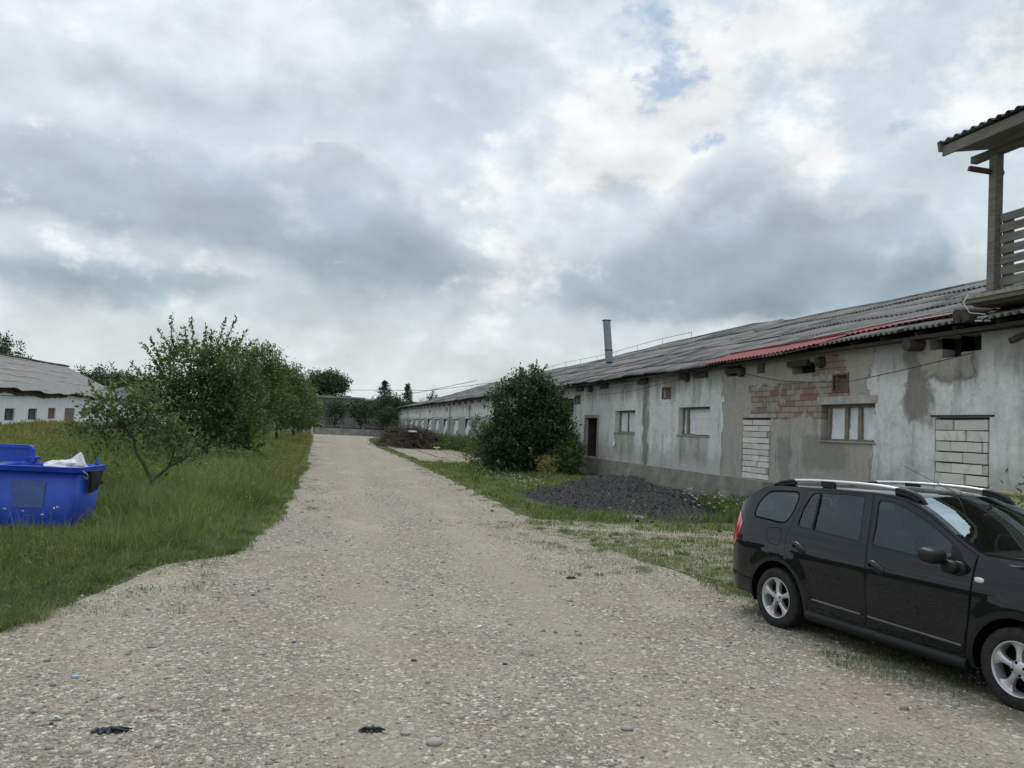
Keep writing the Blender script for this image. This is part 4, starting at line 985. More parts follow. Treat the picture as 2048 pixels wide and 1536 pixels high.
# belly, floor, inner lining
hb = MB(); hb.box((1.25, 0, .24), (3.9, 1.2, .06)); hb.box((1.3, 0, .27), (1.7, 1.5, .06)); cbuild(hb, 'underbody', K_, car)
for wx in (0, 2.634):
    for sd_ in (-1, 1):
        hb = MB(); prof = arc(wx, .30, .40, -14, 194, 20); V = []
        for x, z in prof: V += [(x, sd_*(Ys(x, z)-.01), z), (x, sd_*.5, z)]
        hb.add(V, [(2*i, 2*i+2, 2*i+3, 2*i+1) for i in range(20)]); hb.add([(x, sd_*.5, z) for x, z in prof], [tuple(range(21))]); cbuild(hb, 'wheel_arch', K_, car)
# seats, dashboard, wheel
hb = MB()
hb.box((2.02, 0, .93), (.5, 1.36, .22)); hb.box((2.2, 0, .97), (.3, 1.3, .1))
o = cbuild(hb, 'dashboard', M['seat_cloth'], car); bevel(o, .04)
for sy in (-.36, .36):
    hb = MB(); hb.box((1.30, sy, .55), (.5, .48, .16)); hb.box((1.08, sy, .83), (.13, .46, .62), Matrix.Rotation(radians(-14), 3, 'Y')); hb.box((.97, sy, 1.23), (.10, .27, .19), Matrix.Rotation(radians(-14), 3, 'Y'))
    o = cbuild(hb, 'seat', M['seat_cloth'], car); bevel(o, .045, 3)
hb = MB(); hb.box((.50, 0, .55), (.5, 1.3, .16)); hb.box((.22, 0, .83), (.13, 1.3, .55), Matrix.Rotation(radians(-16), 3, 'Y'))
for sy in (-.4, 0, .4): hb.box((.12, sy, 1.17), (.09, .26, .15))
o = cbuild(hb, 'rear_seat', M['seat_cloth'], car); bevel(o, .04, 3)
hb = MB(); R_ = Matrix.Rotation(radians(65), 3, 'Y'); hb.tube([Vector((1.72, .36, 1.0))+R_ @ Vector((.18*cos(a), .18*sin(a), 0)) for a in [k*pi/10 for k in range(21)]], .016, 6, caps=False); hb.beam((1.72, .36, 1.0), (1.95, .36, .9), .05, .05); hb.box((1.72, .36, 1.0), (.03, .3, .06)); cbuild(hb, 'steering_wheel', T_, car)
hb = MB(); hb.sup((1.80, 0, 1.345), (.02, .12, .035), .5, 16); hb.tube([(1.80, 0, 1.36), (1.77, 0, 1.46)], .012, 6); cbuild(hb, 'rear_view_mirror', T_, car)
hb = MB(); hb.box((-.25, 0, .80), (.9, 1.3, .03)); cbuild(hb, 'load_cover', M['seat_cloth'], car)
# roof rails
for sd_ in (-1, 1):
    RL = [(-.05, 1.528), (.2, 1.545), (.5, 1.556), (.83, 1.562), (1.08, 1.560), (1.30, 1.548)]
    yy = lambda x: sd_*(.592 if x < .9 else .592-.02*(x-.9))
    hb = MB(); hb.tube([(x, yy(x), z) for x, z in RL], .0155, 10); rl = cbuild(hb, 'roof_rail', M['rail'], car)
    for pts, rr in (([(1.27, 1.550), (1.36, 1.543), (1.45, 1.522), (1.53, 1.490), (1.60, 1.440)], [.020, .027, .030, .027, .011]), ([(-.02, 1.530), (-.12, 1.520), (-.22, 1.500), (-.31, 1.472), (-.37, 1.45)], [.020, .023, .024, .021, .009])):
        hb = MB(); hb.tube([(x, yy(x), z-.006) for x, z in pts], rr, 10)
        hb.tube([(x, yy(x), z-.035) for x, z in pts[:-1]], [r_*.95 for r_ in rr[:-1]], 10); cbuild(hb, 'rail_foot', T_, rl)
    hb = MB(); hb.box((.44, yy(.4), 1.522), (.17, .036, .06)); cbuild(hb, 'rail_foot', T_, rl)
hb = MB(); hb.tube([(1.45, 0, 1.515), (1.40, 0, 1.54), (.80, 0, 1.76)], [.006, .004, .002], 6); hb.sup((1.45, 0, 1.515), (.05, .02, .016), .9, 12); cbuild(hb, 'antenna', T_, car)
for k_, zz in ((0, .0), (1, .04)):
    hb = MB(); n_ = 10; hb.tube([(2.28+.12*(1-(s_/.7)**2)-.05*k_, s_, 1.065+.02*(1-(s_/.7)**2)+.02*k_) for s_ in [(-.6+.55*k_)+.6*i/n_ for i in range(n_+1)]], .010, 5); cbuild(hb, 'wiper', K_, car)
# head lamps and number plate are beyond the picture edge but belong to the car
for sd_ in (-1, 1):
    hb = MB(); hb.sup((3.28, sd_*.60, .70), (.14, .14, .09), .7, 16); cbuild(hb, 'headlight', M['lamp_clear'], car)
hb = MB(); hb.box((3.63, 0, .52), (.02, .8, .12)); cbuild(hb, 'grille', T_, car)
# wheels
def wheel(x, side):
    tb = MB(); ax = (0, side, 0); o_ = (x, side*.76, .302)
    prof = [(.200, -.09), (.245, -.098), (.285, -.094), (.300, -.078), (.3035, -.04), (.304, 0), (.3035, .04), (.300, .076), (.287, .092), (.25, .099), (.218, .094), (.203, .082)]
    tb.lathe(prof, o_, ax, 56)
    for k in range(56):                       # tread blocks
        a = 2*pi*k/56; c = Vector((o_[0]+.3025*cos(a), o_[1], o_[2]+.3025*sin(a))); R_ = Matrix.Rotation(-a, 3, 'Y')
        for w_ in (-.062, -.022, .022, .062): tb.box(c+Vector((0, w_, 0)), (.008, .03, .024), R_)
    ty = cbuild(tb, 'wheel', M['tyre'], car)
    rb = MB(); rb.lathe([(.204, .080), (.209, .090), (.203, .094), (.196, .086), (.190, .06), (.188, -.06)], o_, ax, 48)
    def pt(r_, a, h): return Vector((o_[0]+r_*cos(a), o_[1]+side*h, o_[2]+r_*sin(a)))
    for k in range(5):
        a = 2*pi*k/5+.35
        st = [(.035, .62, .072), (.06, .42, .076), (.09, .235, .074), (.12, .19, .070), (.15, .20, .068), (.172, .27, .070), (.197, .36, .078)]
        V = []
        for r_, hw, h in st: V += [pt(r_, a-hw, h-.012), pt(r_, a-hw*.45, h), pt(r_, a+hw*.45, h), pt(r_, a+hw, h-.012), pt(r_, a+hw, h-.05), pt(r_, a-hw, h-.05)]
        rb.add(V, [(i*6+j, i*6+(j+1) % 6, i*6+6+(j+1) % 6, i*6+6+j) for i in range(6) for j in range(6)], 0, False)
    rb.lathe([(.0, .082), (.022, .082), (.030, .078), (.062, .074), (.066, .05)], o_, ax, 24)
    rim = cbuild(rb, 'rim', M['alloy'], ty)
    nb = MB()
    for k in range(4): a = pi/2*k+.3; nb.lathe([(0, .079), (.011, .079), (.011, .07)], pt(.048, a, 0), ax, 8)
    nb.lathe([(.0, .020), (.12, .020), (.135, .0), (.19, -.02)], o_, ax, 24)
    cbuild(nb, 'brake_disc', K_, ty)
for wx in (0, 2.634):
    for sd_ in (-1, 1): wheel(wx, sd_)
# ================================================================== blue dumpster
db = root('dumpster', 'large blue plastic wheeled waste container with open lid standing in tall grass', 'dumpster', (-4.25, 14.9, 0))
A0 = np.array([-3.63, 14.15]); ux = np.array([-.9887, .15]); uy = np.array([.15, .9887])   # right front corner, along the front, towards the back
def dp(a, b_, z): q = A0+ux*a+uy*b_; return (q[0], q[1], z)
M['blue'] = simple('blue_plastic', (.012, .055, .42), .42, .22, 1.6, spec=.45, c2=(.022, .09, .56))
M['blue_faded'] = simple('blue_sticker', (.085, .14, .36), .7, .12, 8, c2=(.11, .17, .40))
mb = MB()
def ringz(z, ins, n=4, r=.10):   # rounded rectangle
    out = []; L, D_ = 1.37-2*ins, 1.02-2*ins
    for cx_, cy_, a0 in ((ins+L-r, ins+r, -90), (ins+L-r, ins+D_-r, 0), (ins+r, ins+D_-r, 90), (ins+r, ins+r, 180)):
        for k in range(n+1): a = radians(a0+90*k/n); out.append(dp(cx_+r*cos(a), cy_+r*sin(a), z))
    return out
def loft(mb, rings, mi=0, sm=True):
    n = len(rings[0]); V = [q for r_ in rings for q in r_]
    mb.add(V, [(i*n+k, i*n+(k+1) % n, (i+1)*n+(k+1) % n, (i+1)*n+k) for i in range(len(rings)-1) for k in range(n)], mi, sm)
loft(mb, [ringz(.05, .10), ringz(.09, .088), ringz(.96, .02)]); mb.add(ringz(.05, .10), [tuple(range(20))])
body_d = mb.build('body', M['blue'], db); es = body_d.modifiers.new('e', 'SOLIDIFY'); es.thickness = .02; es.offset = -1
mb = MB(); loft(mb, [ringz(.95, .015), ringz(.95, -.05), ringz(.985, -.055), ringz(.985, -.035), ringz(1.025, -.045), ringz(1.03, -.01), ringz(1.0, .02), ringz(.95, .025)], sm=False); mb.build('rim', M['blue'], db)
mb = MB()
for a in (.12, .62, 1.15):
    q = dp(a, 1.0, 1.02); mb.add([dp(a-.03, .98, 1.02), dp(a+.03, .98, 1.02), dp(a+.01, .99, 1.13), dp(a-.01, .99, 1.13), dp(a-.03, 1.02, 1.02), dp(a+.03, 1.02, 1.02), dp(a+.01, 1.0, 1.13), dp(a-.01, 1.0, 1.13)], [(0, 1, 2, 3), (7, 6, 5, 4), (0, 3, 7, 4), (1, 5, 6, 2), (3, 2, 6, 7)])
mb.build('hinge_lug', M['blue'], db)
mb = MB()      # lid folded up beyond the far back corner
V = [(.98, 1.06), (1.9, 1.06), (1.9, 1.66), (1.06, 1.66)]
pl = rnd([(1.20, 1.02), (2.45, 1.02), (2.45, 1.30), (1.20, 1.30)], .10, 5)
pl = [(a, z) for a, z in pl]
for dep, gr in ((1.12, 0.), (1.16, 0.)):
    pass
f1 = [dp(a, 1.10, z) for a, z in pl]; f2 = [dp(a, 1.15, z) for a, z in pl]; g1 = [dp(a, 1.07, z) for a, z in grow(pl, .0)]; n = len(pl)
inn = grow(pl, -.05); h1 = [dp(a, 1.07, z) for a, z in inn]; h2 = [dp(a, 1.10, z) for a, z in inn]
mb.add(g1+f2, [(k, (k+1) % n, n+(k+1) % n, n+k) for k in range(n)], 0, False); mb.add(g1+h1, [(k, (k+1) % n, n+(k+1) % n, n+k) for k in range(n)]); mb.add(h1+h2, [(k, (k+1) % n, n+(k+1) % n, n+k) for k in range(n)])
mb.add(h2, [tuple(range(n))]); mb.add(f2, [tuple(range(n))[::-1]])
lid = mb.build('lid', M['blue'], db)
mb = MB(); q = dp(1.19, 1.06, 1.09); mb.box(q, (.22, .1, .05)); mb.box((q[0], q[1], q[2]-.04), (.12, .08, .06)); o = mb.build('latch', M['blue'], lid); bevel(o, .01)
mb = MB()
V = [dp(-.055, .30, .96), dp(-.055, .74, .96), dp(-.035, .70, .78), dp(-.02, .62, .64), dp(.0, .44, .60), dp(-.03, .36, .76)]
W2 = [(x+.05, y, z) for x, y, z in V]
mb.add(V+W2, [(0, 1, 2, 3, 4, 5), (11, 10, 9, 8, 7, 6)]+[(k, 6+k, 6+(k+1) % 6, (k+1) % 6) for k in range(6)])
mb.beam(dp(0, .62, .74), dp(-.14, .66, .76), .05, .05)
mb.build('lifting_bracket', simple('dark_bracket', (.03, .034, .036), .6, .3, 8), db)
mb = MB(); hp = [dp(-.06, .05, .97), dp(-.13, .05, .93), dp(-.14, .06, .86), dp(-.10, .14, .84), dp(-.03, .15, .88)]; mb.tube(hp, .011, 6); mb.build('handle', M['steel'], db)
mb = MB(); mb.add([dp(.62, .068, .36), dp(1.05, .075, .36), dp(1.02, .042, .76), dp(.58, .042, .76)], [(0, 1, 2, 3)])
V = [dp(.50, .034, .38), dp(.95, .034, .38), dp(.98, .002, .80), dp(.46, .002, .80)]
mb = MB(); mb.add(V, [(0, 1, 2, 3)]); mb.build('faded_sticker', M['blue_faded'], db)
for a, e in ((.2, .15), (1.17, .15), (.2, .87), (1.17, .87)):
    mb = MB(); mb.lathe([(0, -.025), (.09, -.025), (.1, -.015), (.1, .015), (.09, .025), (0, .025)], dp(a, e, .1), (uy[0], uy[1], 0), 20); mb.build('caster', M['tyre'], db)
# the bag lying in it
mb = MB(); n = 18; V = []
c = np.array(dp(.42, .50, 1.0))
for i in range(9):
    f = i/8
    for k in range(n):
        a = 2*pi*k/n; r_ = (.24*cos(f*1.35)+.02)*(1+.12*sin(3*a+i)+.07*sin(7*a-i*.7)); peak = .0
        x = r_*cos(a)*1.25; y = r_*sin(a)*.8; z = -.04+.14*sin(f*pi/2)
        g = exp(-((x-.20)**2+(y)**2)/.007); 
        V.append((c[0]+x+g*.04, c[1]+y, c[2]+z+.16*g+rng.normal()*.006))
mb.add(V, [(i*n+k, i*n+(k+1) % n, (i+1)*n+(k+1) % n, (i+1)*n+k) for i in range(8) for k in range(n)]+[tuple(range(8*n, 9*n))], 0, False)
M['bag'] = simple('white_bag', (.62, .63, .62), .4, .12, 9, spec=.4, bmp=.7)
tag(mb.build('plastic_bag', M['bag'], loc=tuple(c)), 'crumpled white plastic bag poking up out of the open blue container', 'bag')

# ================================================================== heaps and litter
def heapmesh(cx_, cy_, rx, ry, h, seed, n=90, amp=.05, peaks=None):
    r = np.random.default_rng(seed); ph = r.uniform(0, 6.3, 12); V = []; F = []
    for i in range(n+1):
        for j in range(n+1):
            u, v_ = -1+2*i/n, -1+2*j/n; x = cx_+u*rx; y = cy_+v_*ry
            rr = math.hypot(u, v_)*(1+.10*sin(3*atan2(v_, u)+ph[0])+.06*sin(5*atan2(v_, u)+ph[1]))
            z = 0.
            for (a, b_, s_, hh) in (peaks or [(0, 0, .5, 1)]): z = max(z, hh*exp(-(((u-a)/s_)**2+((v_-b_)/(s_*1.1))**2)))
            z = h*z*max(0, 1-rr**3)
            z += amp*(sin(x*3.1+ph[2])*sin(y*2.7+ph[3])+.6*sin(x*7+ph[4]+y*2)*sin(y*6.1+ph[5])+r.normal()*.35)*max(0, min(1, (1-rr)*3))
            V.append((x, y, z-.03 if rr < 1 else -.08))
    F = [(i*(n+1)+j, (i+1)*(n+1)+j, (i+1)*(n+1)+j+1, i*(n+1)+j+1) for i in range(n) for j in range(n)]
    me = bigmesh(V, F); me.polygons.foreach_set('use_smooth', [True]*len(F)); return me
M['cinder'] = None
m, t, b, p = newmat('cinder', .9, .2)
vo = t.n('ShaderNodeTexVoronoi', {'Vector': p, 'Scale': 40., 'Randomness': 1.}); s3 = t.xyz(vo.outputs['Color'])
c = t.ramp(s3[0], [(0., (.024, .024, .026)), (.6, (.050, .050, .053)), (.93, (.09, .09, .09)), (1., (.20, .20, .19))])
c = t.mix(t.m('MULTIPLY', t.step(t.noise(p, 1.1, 6, .6), .5, .68), .5), c, (.10, .09, .075))
t.set(b.inputs['Base Color'], c); bump(t, b, t.m('ADD', vo.outputs['Distance'], t.noise(p, 9., 6, .6)), 1., .05); M['cinder'] = m
me = heapmesh(8.1, 21.9, 2.8, 4.9, .80, 5, peaks=[(.25, .25, .50, 1.), (.05, .62, .35, .72), (.2, -.35, .5, .62), (-.45, .1, .5, .42), (.5, -.1, .3, .7), (-.1, .2, .22, .85)], amp=.06)
hp_ = tag(link('cinder_heap', me, M['cinder'], loc=(8.1, 21.9, 0)), 'wide low heap of black cinders and clinker in front of the plinth', 'heap')
def surf(me, off, n): 
    co = np.zeros(len(me.vertices)*3); me.vertices.foreach_get('co', co); co = co.reshape(-1, 3)+np.array(off)
    co = co[co[:, 2] > .03]; return co[rng.integers(0, len(co), n)]+rng.normal(size=(n, 3))*(.05, .05, .004)
P = surf(me, (8.1, 21.9, 0), 5000)
o = link('clinker', stones(P, np.clip(rng.lognormal(-4.4, .5, len(P)), .006, .05), (.5, .9), 8), M['cinder'], hp_); o['kind'] = 'stuff'
a_ = rng.uniform(0, 2*pi, 500); q_ = 1+np.abs(rng.normal(size=500))*.16
P2 = np.stack([8.1+2.65*q_*np.cos(a_), 21.9+4.6*q_*np.sin(a_), np.full(500, .02)], 1)
o = link('spilled_clinker', stones(P2, np.clip(rng.lognormal(-3.9, .5, 500), .01, .07), (.5, .9), 18), M['cinder'], hp_); o['kind'] = 'stuff'
P = surf(me, (8.1, 21.9, 0), 60)
o = link('pale_fragments', stones(P, rng.uniform(.015, .055, len(P)), (.3, .6), 9), M['pebble'], hp_); o['kind'] = 'stuff'
me = heapmesh(-21.5, 57.5, 4.2, 5., .95, 11, 40, .10)
m, t, b, p = newmat('dry_earth', .95, .1)
t.set(b.inputs['Base Color'], t.ramp(t.noise(p, 2.4, 7, .7), [(.3, (.06, .055, .045)), (.6, (.17, .15, .125)), (.8, (.33, .31, .28))])); bump(t, b, t.noise(p, 8., 5, .7), 1., .08); M['earth'] = m
tag(link('rubble_heap', me, M['earth'], loc=(-21.5, 57.5, 0)), 'grey earth and rubble heap at the near end of the white barn', 'heap')
me = heapmesh(-17.0, 72, 5., 7., 1.0, 13, 40, .12)
tag(link('earth_bank', me, M['earth'], loc=(-17, 72, 0)), 'low dark earth bank before the plank door of the white barn', 'earth bank')
mb = MB(); mb.beam((-12.3, 56, .95), (-9.0, 56.3, 1.35), .12, .12); tag(mb.build('timber_beam', M['grey_wood'], loc=(-10.6, 56, 1.1)), 'bleached timber lying slantwise in the weeds left of the small apple tree', 'beam')
mb = MB(); mb.sup((-9.9, 55, .95), (1.15, .7, .42), .5, 14); mb.box((-11.3, 55, .6), (.9, .6, .8), Matrix.Rotation(.1, 3, 'Y'))
o = mb.build('concrete_lump', M['concrete'], loc=(-9.9, 55, .5)); tag(o, 'pale broken concrete block among weeds behind the small apple tree', 'rubble')

def rag(name, px, py, w_, label, cat, mat, seed):
    r = np.random.default_rng(seed); g = G(px, py); mb = MB(); n = 22; V = []
    for i in range(n+1):
        for j in range(9):
            u, v_ = i/n-.5, j/8-.5
            V.append((g[0]+u*w_+.02*w_*sin(j*2), g[1]+v_*w_*.42*(1-.5*abs(u*2)**2)*(1+.4*sin(i*1.3)), max(.006, .012+.10*w_*abs(sin(i*1.9+j*.8))*(1-abs(2*u)**2)*(1-abs(2*v_)**2)+r.normal()*.004)))
    mb.add(V, [(i*9+j, (i+1)*9+j, (i+1)*9+j+1, i*9+j+1) for i in range(n) for j in range(8)])
    for k in range(3):
        a = r.uniform(0, 6.3); mb.tube([(g[0], g[1], .02), (g[0]+.3*w_*cos(a), g[1]+.2*w_*sin(a), .03), (g[0]+.6*w_*cos(a+.3), g[1]+.25*w_*sin(a+.3), .012)], [.012, .008, .004], 5)
    o = mb.build(name, mat, loc=(g[0], g[1], 0)); sm = o.modifiers.new('s', 'SOLIDIFY'); sm.thickness = .002
    return tag(o, label, cat)
rag('rag', 220, 1464, .21, 'crumpled black rag on the gravel at the bottom left of the picture', 'rag', M['black_rag'], 3)
rag('rag', 743, 1464, .14, 'smaller crumpled black rag on the gravel at the bottom middle of the picture', 'rag', M['black_rag'], 6)
rag('dead_leaf', 1142, 1158, .12, 'curled dark brown scrap lying alone on the middle of the road', 'leaf', simple('brown_leaf', (.05, .03, .02), .8), 8)
g = G(1268, 1034, .05)
rag('plastic_sheet', 1268, 1036, .75, 'crumpled greyish plastic sheet at the foot of the cinder heap', 'plastic sheet', simple('grey_sheet', (.33, .33, .33), .5, .2, 6, spec=.4), 12)
rag('paper_scrap', 112, 1441, .07, 'small white and blue scrap of paper left of the larger rag', 'paper', M['white_paint'], 14)
g = G(588, 1286); mb = MB(); mb.lathe([(0, .016), (.015, .016), (.0175, .012), (.018, .004), (.016, .004)], (g[0], g[1], 0), (0, 0, 1), 24)
tag(mb.build('bottle_cap', simple('cap_blue', (.01, .04, .30), .35, .1, 9, spec=.5), loc=(g[0], g[1], 0)), 'blue plastic bottle cap lying on the gravel road', 'bottle cap')
g = G(151, 1357); mb = MB(); mb.sup((g[0], g[1], .015), (.028, .018, .01), .7, 10); tag(mb.build('plastic_scrap', simple('pale_blue', (.25, .42, .60), .4), loc=(g[0], g[1], 0)), 'tiny pale blue plastic scrap on the left gravel', 'plastic scrap')
for k, (px, py, s_, lab) in enumerate(((1722, 1452, .05, ''), (828, 1323, .035, 'small dark angular stone in the middle of the road'), (1010, 1330, .03, 'dark flat stone right of the middle of the road'), (100, 1450, .03, 'dark stone beside the paper scrap'), (870, 1488, .07, 'largest pale cobble at the bottom edge of the road'), (1255, 1460, .055, 'pale rounded cobble right of the smaller rag'), (812, 1470, .045, 'grey rounded cobble just right of the smaller rag'), (318, 1435, .035, 'pinkish cobble beside the larger rag'))):
    if not lab: continue
    g = G(px, py); V = IV*(1+rng.normal(size=(12, 1))*.1)*np.array([s_, s_*.8, s_*.45])+np.array([g[0], g[1], s_*.25])
    mb = MB(); mb.add(V, [tuple(f) for f in IF], 0, True); o = mb.build('cobble', M['rust_dark'] if 'dark' in lab else M['concrete'], loc=(g[0], g[1], 0)); tag(o, lab, 'stone')
    ss = o.modifiers.new('s', 'SUBSURF'); ss.levels = ss.render_levels = 2

# pale yellow hut wall behind the car
yh = root('yellow_shed', 'low pale yellow panelled shed half hidden behind the black car', 'shed', (11.0, 11.0, 0))
M['yellow'] = simple('pale_yellow', (.52, .50, .30), .75, .1, 1.5, c2=(.60, .58, .38))
mb = MB(); mb.box((11.3, 9.8, .62), (.9, 4.9, 1.24)); mb.build('wall', M['yellow'], yh)
mb = MB()
for y in (12.2, 11.4, 10.2, 9.0, 7.6): mb.box((10.84, y, .63), (.03, .06, 1.2))
mb.box((11.3, 9.8, 1.26), (1.0, 5.0, .03)); mb.build('trim', simple('dull_yellow', (.34, .33, .20), .8), yh)
mb = MB(); mb.box((10.83, 11.85, .6), (.03, .5, 1.1)); mb.build('door', M['grey_wood'], yh)

# ================================================================== far end of the yard
fw_ = root('perimeter_wall', 'low grey concrete panel wall with posts closing the end of the road', 'wall', (0, 117, 0))
mb = MB(); mb.box((-8, 117, .45), (41, .15, .9)); mb.build('panel', M['concrete'], fw_)
mb = MB(); mb.box((-8, 117, .98), (41, .22, .14)); mb.build('coping', M['rust_dark'], fw_)
for k in range(14):
    mb = MB(); mb.box((-27+k*3.0, 116.88, .55), (.16, .12, 1.1)); mb.build('post', M['concrete'], fw_)
pf = root('wire_fence', 'thin wire and paling fence on the wall before the long barn', 'fence', (9, 118, 0))
mb = MB()
for k in range(12): mb.beam((6.6+k*.36, 118, .9), (6.6+k*.36+rng.normal()*.05, 118, 2.6+rng.normal()*.15), .10, .04)
mb.build('paling', M['grey_wood'], pf)
mb = MB()
for z in (1.3, 1.8, 2.3): mb.tube([(-2, 118, z), (4, 118, z-.08), (11, 118, z)], .015, 4)
for x in (-2, 3.2): mb.beam((x, 118, 0), (x+.5*(x > 0), 118, 2.7), .09, .09)
mb.build('wire', M['grey_wood'], pf)
gb = root('grey_building', 'flat-roofed grey two-storey building with two white-framed windows beyond the wall', 'building', (3.5, 170, 0))
M['greyplaster'] = simple('grey_plaster', (.135, .14, .135), .9, .25, .6)
mb = MB(); mb.box((3.45, 174, 3.2), (10.2, 8, 6.4)); mb.build('wall', M['greyplaster'], gb)
mb = MB(); mb.box((3.45, 174, 6.62), (10.7, 8.5, .36)); mb.box((-1.2, 170.2, 6.95), (1.4, .9, .4)); mb.box((5.2, 172, 6.9), (1.6, 2, .35)); mb.build('roof', simple('parapet', (.24, .235, .215), .9, .3, 1.), gb)
for x in (-.15, 5.45):
    mb = MB(); mb.box((x, 169.95, 4.95), (1.15, .12, 1.15)); wn_ = mb.build('window', M['white_paint'], gb)
    mb = MB(); mb.box((x+.1, 169.9, 4.9), (.6, .1, .85)); mb.build('pane', M['dark_hole'], wn_)
gb2 = root('low_shed', 'long low building with pale green flat roof to the right of the grey one', 'building', (18, 190, 0))
mb = MB(); mb.box((17, 194, 3.3), (20, 8, 6.6)); mb.build('wall', M['greyplaster'], gb2)
mb = MB(); mb.box((17, 194, 6.8), (20.8, 9, .4)); mb.build('roof', simple('pale_roof', (.30, .33, .29), .8), gb2)
gb3 = root('distant_barn', 'distant grey-roofed barn with pale eave seen past the end of the white barn', 'barn', (-30, 160, 0))
mb = MB(); mb.box((-29, 160, 1.8), (16, 30, 3.6)); mb.build('wall', M['far_wall'], gb3)
mb = MB(); mb.add([(-38, 144.5, 3.8), (-20, 144.5, 3.8), (-20, 176, 3.8), (-38, 176, 3.8), (-29, 146.5, 6.6), (-29, 174, 6.6)], [(0, 1, 4), (1, 2, 5, 4), (2, 3, 5), (3, 0, 4, 5)]); mb.build('roof', M['roof_pale'], gb3)
mb = MB(); mb.box((-29, 144.4, 3.75), (18.2, .12, .22)); mb.box((-19.9, 160, 3.75), (.12, 31, .22)); mb.build('eave_board', simple('pale_blue_eave', (.40, .47, .50), .7), gb3)
# a car parked beyond the wall
pc = root('parked_car', 'small silver car parked beyond the perimeter wall at the end of the road', 'car', (-.8, 121, 0))
mb = MB(); prof = [(-2, .35), (-2.05, .8), (-1.6, .95), (-.9, 1.0), (-.4, 1.42), (.9, 1.45), (1.6, 1.0), (2.05, .9), (2.1, .35)]
V = [(x-.8, 120.2, z) for x, z in prof]+[(x-.8, 121.8, z) for x, z in prof]; n = len(prof)
mb.add(V, [tuple(range(n)), tuple(range(n, 2*n))[::-1]]+[(k, n+k, n+(k+1) % n, (k+1) % n) for k in range(n)]); mb.build('body', simple('silver_paint', (.42, .44, .46), .3, .05, 3, spec=.5), pc)
mb = MB(); mb.add([(-1.55, 120.18, 1.02), (-1.2, 120.18, 1.34), (.0, 120.18, 1.36), (.6, 120.18, 1.04)], [(0, 1, 2, 3)]); mb.build('window', M['dark_hole'], pc)
for x in (-2.1, .55):
    mb = MB(); mb.lathe([(0, -.1), (.3, -.1), (.3, .1), (0, .1)], (x, 120.25, .3), (0, 1, 0), 16); mb.build('wheel', M['tyre'], pc)
mb = MB(); mb.tube([(-.92, 116.3, 0), (-.92, 116.3, 1.95)], .07, 8); mb.tube([(-.92, 116.3, 1.95), (-.92, 116.3, 2.0)], .10, 8)
tag(mb.build('bollard', M['white_paint'], loc=(-.92, 116.3, 0)), 'slim white post at the left end of the road before the wall', 'post')
cable('cable', [(-12, 110, 7.6), (-2.42, 110, 6.6), (3.65, 110, 6.0), (14.1, 110, 6.5), (23.6, 110, 8.2)], .03, 'overhead wire crossing the sky beyond the end of the road', 'overhead wire')
cable('cable', [(5, 108, 4.6), (12, 100, 5.9), (17.8, 96, 7.4)], .03, 'overhead wire rising onto the far end of the long barn roof', 'overhead wire')
mb = MB(); mb.box((8.05, 57.5, .38), (.42, .42, .05)); mb.box((8.05, 57.5, .2), (.12, .12, .36)); mb.box((8.05, 57.5, .03), (.3, .3, .05))
tag(mb.build('pedestal', M['white_paint'], loc=(8.05, 57.5, 0)), 'small white pedestal standing in the weeds by the slabs', 'pedestal')
# ================================================================== vegetation
M['leaf_apple'] = leafmat('apple_leaf', [(0., (.030, .050, .020)), (.4, (.055, .092, .034)), (.75, (.10, .150, .058)), (1., (.20, .24, .11))])
M['leaf_light'] = leafmat('light_leaf', [(0., (.036, .062, .018)), (.5, (.070, .112, .034)), (1., (.15, .20, .07))])
M['leaf_dark'] = leafmat('elder_leaf', [(0., (.018, .035, .016)), (.5, (.036, .066, .028)), (.85, (.066, .108, .042)), (1., (.13, .18, .075))], trans=.25)
M['leaf_far'] = leafmat('far_leaf', [(0., (.022, .042, .022)), (.5, (.036, .064, .032)), (1., (.07, .10, .045))], trans=.2, patch=.3)
M['needle'] = leafmat('needle', [(0., (.012, .026, .017)), (.6, (.022, .042, .026)), (1., (.045, .07, .035))], trans=.1)
M['apple'] = simple('apple_fruit', (.30, .035, .02), .4, .4, 5, spec=.4, c2=(.42, .20, .05))
m = leafmat('grass_blade', [(0., (.040, .064, .022)), (.3, (.076, .118, .040)), (.6, (.125, .180, .068)), (.82, (.19, .21, .105)), (1., (.32, .29, .18))], trans=.45, patch=.45)
M['grass'] = m
M['weed'] = leafmat('weed', [(0., (.075, .085, .03)), (.35, (.12, .135, .045)), (.6, (.20, .185, .055)), (.8, (.22, .17, .08)), (1., (.30, .24, .15))], trans=.4, patch=.35)
M['petal'] = simple('petal', (.62, .62, .57), .7, .1, 5)
M['petal_yellow'] = simple('petal_yellow', (.42, .38, .05), .7, .2, 5)

